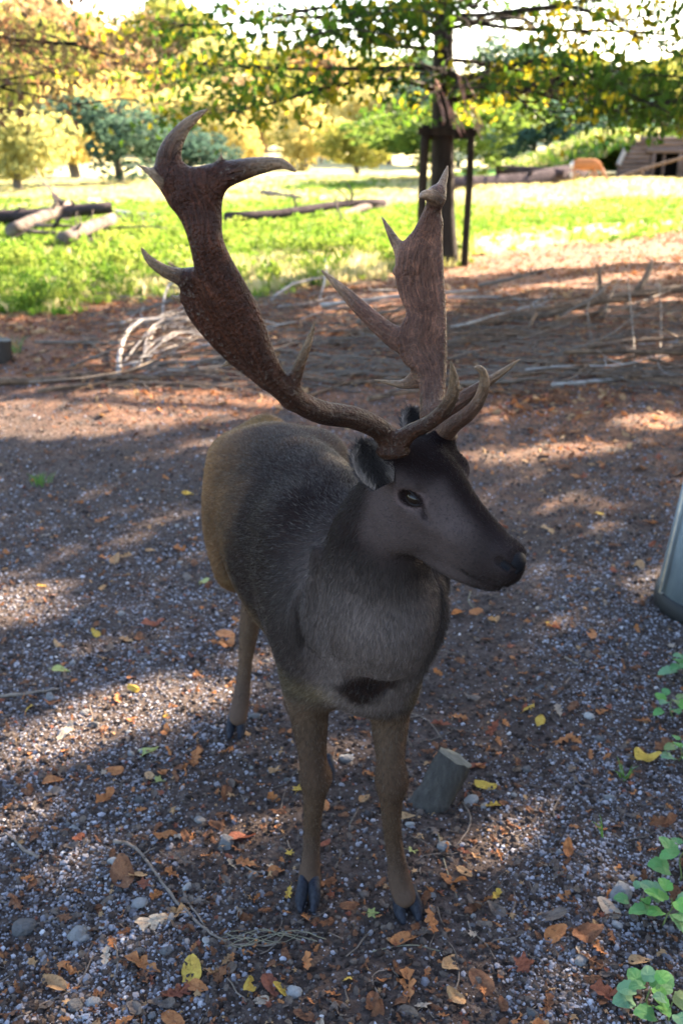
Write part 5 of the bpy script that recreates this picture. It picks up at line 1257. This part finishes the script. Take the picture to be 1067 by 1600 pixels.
for k in range(125):
    px = random.uniform(150, 1080); top = 478 - (px - 170) * .03; py = top + (608 - top) * (random.random() ** .8)
    if px < 420: py = random.uniform(500, 600)
    L = random.uniform(60, 330) * (py / 560) ** 2; sl = random.gauss(-.13, .12)
    z0 = random.random() ** 2 * .22; a = G(px - L / 2, py - sl * L / 2); b_ = G(px + L / 2, py + sl * L / 2)
    C = curvy(a, b_, 8, random.choice((.02, .05, .09))); C[:, 2] = ground_z(C[:, 0], C[:, 1]) + z0 + np.linspace(0, random.gauss(0, .10), 8) ; C[:, 2] = np.maximum(C[:, 2], ground_z(C[:, 0], C[:, 1]) + .006)
    r_ = random.choice((.004, .005, .006, .008, .010, .014, .020)); ps = [tube(C, np.linspace(r_, r_ * .5, 8), 5, True, .2)]
    for q in range(2):
        b0 = C[random.randint(2, 6)]; e = b0 + np.array([random.gauss(0, .25), random.gauss(0, .25), random.uniform(.0, .14)]); ps.append(tube(curvy(b0, e, 5, .08), np.linspace(r_ * .5, r_ * .2, 5), 4, False))
    tag(link('brush_branch', mesh_join('brush_branch', ps), random.choice((M_BROWNSTICK, M_BROWNSTICK, M_BROWNSTICK, M_TWIG, M_TWIG, M_BROWNSTICK, M_PALE))), 'thin branch lying in the tangled brush pile, one of many alike', 'branch', 'thin branches in the brush pile')
ps = []
for k in range(900):
    px = random.uniform(120, 1100); py = random.uniform(470, 612); c = G(px, py); L = random.uniform(.1, .6); a = random.gauss(0, .5)
    d = np.array([math.cos(a), math.sin(a), 0]) * L; C = curvy(c, c + d, 5, .06); C[:, 2] = ground_z(C[:, 0], C[:, 1]) + .01 + random.random() ** 2 * .16; ps.append(tube(C, [.004, .004, .003, .003, .002], 4, False))
link('brush_twigs', mesh_join('brush_twigs', ps), M_TWIG, kind='stuff')
# stump at the left edge
sg = G(6, 566); s_ = thing('low_stump', tuple(sg), 'low dark stump at the left edge beyond the bare ground', 'stump')
v1, f1 = tube([(0, 0, -.05), (0, 0, .1), (.01, 0, .17)], [.08, .07, .065], 12, False, .15); link('bark', mesh_np('bark', v1, f1), M_BARK, s_)
ring = v1[-12:]; i = np.arange(12); link('cut_face', mesh_np('cut_face', np.vstack([ring + [0, 0, .001], ring.mean(0)]), np.stack([i, (i + 1) % 12, i * 0 + 12], 1)), M_CUT, s_)

# ------------------------------------------------------------------ logs in the meadow
M_LOG = simple_mat('weathered_log', (.05, .038, .033), (.16, .13, .115), 6, 1.0, .9, .02, spec=.03, stretch=(.3, 1, 1))
M_DLOG = simple_mat('dark_log', (.02, .016, .018), (.06, .047, .05), 5, 1.0, .9, .03, spec=.02, stretch=(.3, 1, 1))
def log(p0, p1, r0, r1, label, mat=None, knots=2, z0=0, z1=0):
    a, b_ = G(*p0), G(*p1); a[2] = ground_z(a[0], a[1]) + r0 * .8 + z0; b_[2] = ground_z(b_[0], b_[1]) + r1 * .8 + z1
    L = np.linalg.norm(b_ - a); C = curvy(a, b_, 9, .015); root = thing('fallen_log', tuple(a), label, 'log')
    link('log_trunk', mesh_join('log_trunk', [tube(C - a, np.linspace(r0, r1, 9), 10, True, .15)]), mat or M_LOG, root)
    for k in range(knots):
        q = C[random.randint(1, 7)] - a; e = q + np.array([random.gauss(0, .2), random.gauss(0, .15), random.uniform(.1, .35)]) * min(1.5, .3 * L + .3)
        link('branch_stub', mesh_join('branch_stub', [tube(curvy(q, e, 5, .08), np.linspace(r1 * .5, r1 * .15, 5), 5)]), mat or M_LOG, root)
log((-30, 372), (178, 364), .12, .10, 'thick dark log of the pile at the left, uppermost', M_DLOG, 4, .22, .34)
log((20, 385), (110, 362), .10, .09, 'log crossing over the pile at the left', M_LOG, 2, .15, .36)
log((100, 398), (178, 374), .11, .09, 'short pale log pointing at the camera in the left pile', M_LOG, 1, .1, .25)
log((-30, 393), (110, 388), .07, .05, 'thin log at the foot of the left pile', M_DLOG, 1)
log((60, 352), (245, 344), .06, .05, 'thin grey log behind the left pile', M_LOG, 1)
log((120, 392), (176, 386), .09, .08, 'short dark log under the left pile', M_DLOG, 1)
log((150, 338), (250, 346), .05, .03, 'pale sunlit pole behind the left logs', M_PALE, 1, .1, .1)
log((355, 356), (600, 330), .09, .07, 'long thin log in the meadow behind the large antler', M_DLOG, 3, .12, .14)
log((520, 352), (602, 326), .09, .07, 'pale split log lying beside the long thin one', M_LOG, 1, .02, .05)
log((500, 343), (560, 336), .07, .06, 'short log end left of the pale split log', M_LOG, 1)
log((410, 306), (470, 313), .09, .07, 'small distant branch on the meadow right of the large antler', M_LOG, 3)
log((690, 300), (905, 281), .22, .30, 'long dark trunk lying in the far meadow in front of the hut', M_DLOG, 3, .05, .1)
log((775, 285), (880, 287), .20, .16, 'crooked dark log on top of the far fallen trunk', M_DLOG, 3, .25, .2)
for k in range(16):
    a = G(random.uniform(-30, 190), random.uniform(352, 394)); L = random.uniform(.5, 1.7); an = random.gauss(.15, .5); z_ = random.uniform(.05, .3); r_ = random.uniform(.012, .04)
    C = curvy(a + [0, 0, z_], a + [math.cos(an) * L, math.sin(an) * L, z_ + random.gauss(.05, .15)], 8, .06); C[:, 2] += ground_z(C[:, 0], C[:, 1]); C[:, 2] = np.maximum(C[:, 2], r_)
    tag(link('dead_branch', mesh_join('dead_branch', [tube(C, np.linspace(r_, r_ * .4, 8), 6, True, .2), tube(curvy(C[4], C[4] + [random.gauss(0, .2), .1, random.uniform(.1, .35)], 5, .08), np.linspace(r_ * .5, r_ * .2, 5), 5)]), random.choice((M_LOG, M_DLOG))), 'dead branch heaped on the fallen logs at the left of the meadow', 'branch', 'dead branches on the left log pile')
# slanting thin pole at the left meadow edge
branch([(45, 285), (100, 325)], .03, .03, M_TWIG, 'thin dark pole leaning in the far meadow at the left', hs=[1.0, .1])

# ------------------------------------------------------------------ hut dug into a grassy mound
HY = 41.0
def W(px, py, Y=HY): return P(px, py, Y)
x0, x1 = W(962, 276)[0], W(1125, 276)[0]; zg = 0.0
hut = thing('earth_hut', ((x0 + x1) / 2, HY, 0), 'low log hut dug into a grassy mound at the far right', 'hut')
hl_ = np.array([(x0 + x1) / 2, HY, 0])
M_HLOG = simple_mat('hut_log', (.05, .030, .024), (.17, .115, .09), 4, .95, .6, .02, stretch=(.25, 1, 1))
ztop = W(1000, 213)[2]; nlog = 9; rl = ztop / nlog / 2
ox0, ox1 = W(1019, 250)[0], W(1060, 250)[0]; oz0, oz1 = 0.02, W(1030, 238)[2]
for k in range(nlog):
    z = rl * (2 * k + 1); f = k / (nlog - 1); a = x0 + (W(1000, 213)[0] - x0) * max(0, (f - .25) / .75) ** 1.2
    segs = [(a, x1)] if z > oz1 + rl * .3 or z < oz0 else [(a, ox0), (ox1, x1)]
    for (s0, s1) in segs:
        if s1 - s0 < .1: continue
        C = curvy((s0 - hl_[0], random.uniform(-.03, .03), z), (s1 - hl_[0], random.uniform(-.03, .03), z), 7, .004); link('wall_log', mesh_join('wall_log', [tube(C, [rl * 1.02] * 7, 9, True, .06)]), M_HLOG, hut)
for xx in (ox0, (ox0 * .55 + ox1 * .45), ox1):
    link('door_post', mesh_join('door_post', [tube([(xx - hl_[0], -.12 if xx != (ox0 * .55 + ox1 * .45) else .1, 0), (xx - hl_[0], -.12 if xx != (ox0 * .55 + ox1 * .45) else .1, oz1 + .05)], [.075, .07], 8)]), M_HLOG, hut)
link('lintel', mesh_join('lintel', [tube([(ox0 - .3 - hl_[0], -.14, oz1 + .05), (ox1 + .3 - hl_[0], -.14, oz1 + .06)], [.09, .09], 8)]), M_HLOG, hut)
V = np.array([(ox0 - .4, .9, 0), (ox1 + .4, .9, 0), (ox1 + .4, .9, oz1 + .3), (ox0 - .4, .9, oz1 + .3), (ox0 - .4, .12, 0), (ox1 + .4, .12, 0), (ox1 + .4, .12, oz1 + .3), (ox0 - .4, .12, oz1 + .3)]) - [hl_[0], 0, 0]
M_DARKW = simple_mat('hut_interior_shade', (.006, .005, .005), (.015, .012, .010), 5)  # near black colour stands in for the shade inside the opening
link('back_wall', mesh_np('back_wall', V, np.array([[0, 1, 2, 3], [4, 0, 3, 7], [1, 5, 6, 2], [7, 6, 2, 3]]), None, False), M_DARKW, hut)
# mound over it
nu, nv = 60, 34; mx0, mx1 = W(735, 276)[0], x1 + 4
U_, V2 = np.meshgrid(np.linspace(0, 1, nu), np.linspace(0, 1, nv), indexing='ij'); MX = mx0 + (mx1 - mx0) * U_; MY = HY + .28 + 9 * V2
xt = W(1000, 213)[0]; prof = (ztop + .16) * (.25 * sstep(mx0, mx0 + 3.2, MX) + .75 * sstep(mx0 + 2.0, xt, MX)); fr = sstep(xt - 3.6, xt - .4, MX)
MZ = prof * (sstep(0, .35, V2) * (1 - fr) + fr * sstep(-.25, .12, V2)) * sstep(1, .5, V2) + (fbm(MX * 1.1, MY * 1.1) - .5) * .3 * sstep(0, .1, prof) - .08
MZ = np.where(V2 == 0, np.where(fr > .5, MZ, -.1), MZ)
MV = np.stack([MX - hl_[0], MY - HY, MZ], -1).reshape(-1, 3); i, j = np.meshgrid(np.arange(nu - 1), np.arange(nv - 1), indexing='ij'); k = (i * nv + j).ravel(); MF = np.stack([k, k + nv, k + nv + 1, k + 1], 1)
t = NT('mound_grass'); v = t.pos(); c = t.ramp(t.noise(v, 1.6, 6, .7), [(.35, (.06, .15, .03)), (.55, (.10, .20, .035)), (.75, (.30, .30, .12))]); M_MOUND = t.finish(t.principled(c, .9, t.bump(t.noise(v, 9, 4, .7), 1, .12), .1))
link('grass_mound', mesh_np('grass_mound', MV, MF), M_MOUND, hut)
tuft_pts = MV + hl_; kk = (rng.random(len(tuft_pts)) < .9) & (tuft_pts[:, 2] > .2); tp = np.repeat(tuft_pts[kk], 3, 0); tp = tp + rng.normal(0, .12, tp.shape) * [1, 1, 0]; tp[:, 2] -= .03
scatter('mound_tufts', [blade_tuft(40 + s, .22, .02, 10, MG if s else MD) for s in range(3)], tp, np.stack([tp[:, 0] * 0, tp[:, 0] * 0, rng.random(len(tp)) * 6.28], 1), .8 + .6 * rng.random(len(tp)), rng.random(len(tp)))
sl = W(972, 242, HY - .2)
V_, F_ = tube([(sl[0] - .12, HY - .2, sl[2] - .35), (sl[0] + .12, HY - .2, sl[2] + .25)], [.10, .09], 5)
tag(link('pale_stone_slab', mesh_np('pale_stone_slab', V_, F_, None, False), M_PALE), 'pale slab leaning on the side of the grassy mound', 'slab')
a = W(940, 287, 38.5); b_ = W(1110, 232, 38.5)
tag(link('leaning_rail', mesh_join('leaning_rail', [tube(curvy(a, b_, 9, .01), [.05] * 9, 7)]), M_BROWNSTICK), 'long thin rail slanting up in front of the hut', 'rail')
a = W(1000, 288, 38.6); a[2] = 0; c_ = a + [0, 0, .38]
tag(link('short_post', mesh_join('short_post', [tube([a, c_], [.05, .045], 7)]), M_BROWNSTICK), 'short post under the slanting rail', 'post')
# grazing deer far off
gd = W(912, 280, 35.0); gd[2] = 0
pr = [Loft([(-.42, 0, .62), (-.25, 0, .66), (0, 0, .64), (.25, 0, .66), (.40, 0, .64)], [.10, .15, .16, .14, .10], [.12, .17, .19, .17, .13], U=(0, 0, 1), k=.05),
      Loft([(.36, 0, .66), (.55, 0, .50), (.68, -.03, .28), (.80, -.03, .12)], [.08, .06, .05, .03], [.10, .07, .055, .035], U=(1, 0, 1), k=.05)]
for lx, ly in ((-.36, .08), (-.30, -.08), (.28, .07), (.33, -.07)): pr.append(Loft([(lx, ly, .6), (lx + (.03 if lx > 0 else -.06), ly, .33), (lx, ly, .0)], [.06, .03, .018], k=.04))
Vg, Qg = sdf_mesh(pr, .02, 3)
cg = np.tile([.30, .115, .045], (len(Vg), 1)); w_ = sstep(-.36, -.42, Vg[:, 0]); cg = cg * (1 - w_[:, None]) + np.array([.5, .45, .42]) * w_[:, None]; w_ = sstep(.55, .45, Vg[:, 2]); cg = cg * (1 - w_[:, None] * .5) + np.array([.35, .24, .15]) * w_[:, None] * .5
fd = thing('grazing_deer', tuple(gd), 'small reddish brown deer grazing in the far meadow beside the hut', 'deer', rz=-.15)
link('body', mesh_np('body', Vg, Qg, cg), M_COAT, fd)
for s_ in (-1, 1):
    v_, f_ = tube([(.60, s_ * .05, .44), (.58, s_ * .12, .50), (.57, s_ * .16, .53)], [.02, .035, .006], 6); link('ear', mesh_np('ear', v_, f_, None), M_DEAD, fd)
# ------------------------------------------------------------------ haze over the meadow
HAZE_D = 0.0
V = np.array([(x, y, z) for x in (-185, 185) for y in (-14, 236) for z in (-2.2, 34)]); F = np.array([[0, 1, 3, 2], [4, 6, 7, 5], [0, 4, 5, 1], [2, 3, 7, 6], [0, 2, 6, 4], [1, 5, 7, 3]])
hm_ = bpy.data.materials.new('haze_air'); hm_.use_nodes = True; nt = hm_.node_tree; nt.nodes.clear(); o_ = nt.nodes.new('ShaderNodeOutputMaterial'); pv = nt.nodes.new('ShaderNodeVolumePrincipled')
pv.inputs['Color'].default_value = (.86, .90, .95, 1); pv.inputs['Density'].default_value = HAZE_D; pv.inputs['Anisotropy'].default_value = .45; nt.links.new(pv.outputs[0], o_.inputs['Volume'])
if HAZE_D > 0: link('haze', mesh_np('haze', V, F, None, False), hm_, kind='stuff')
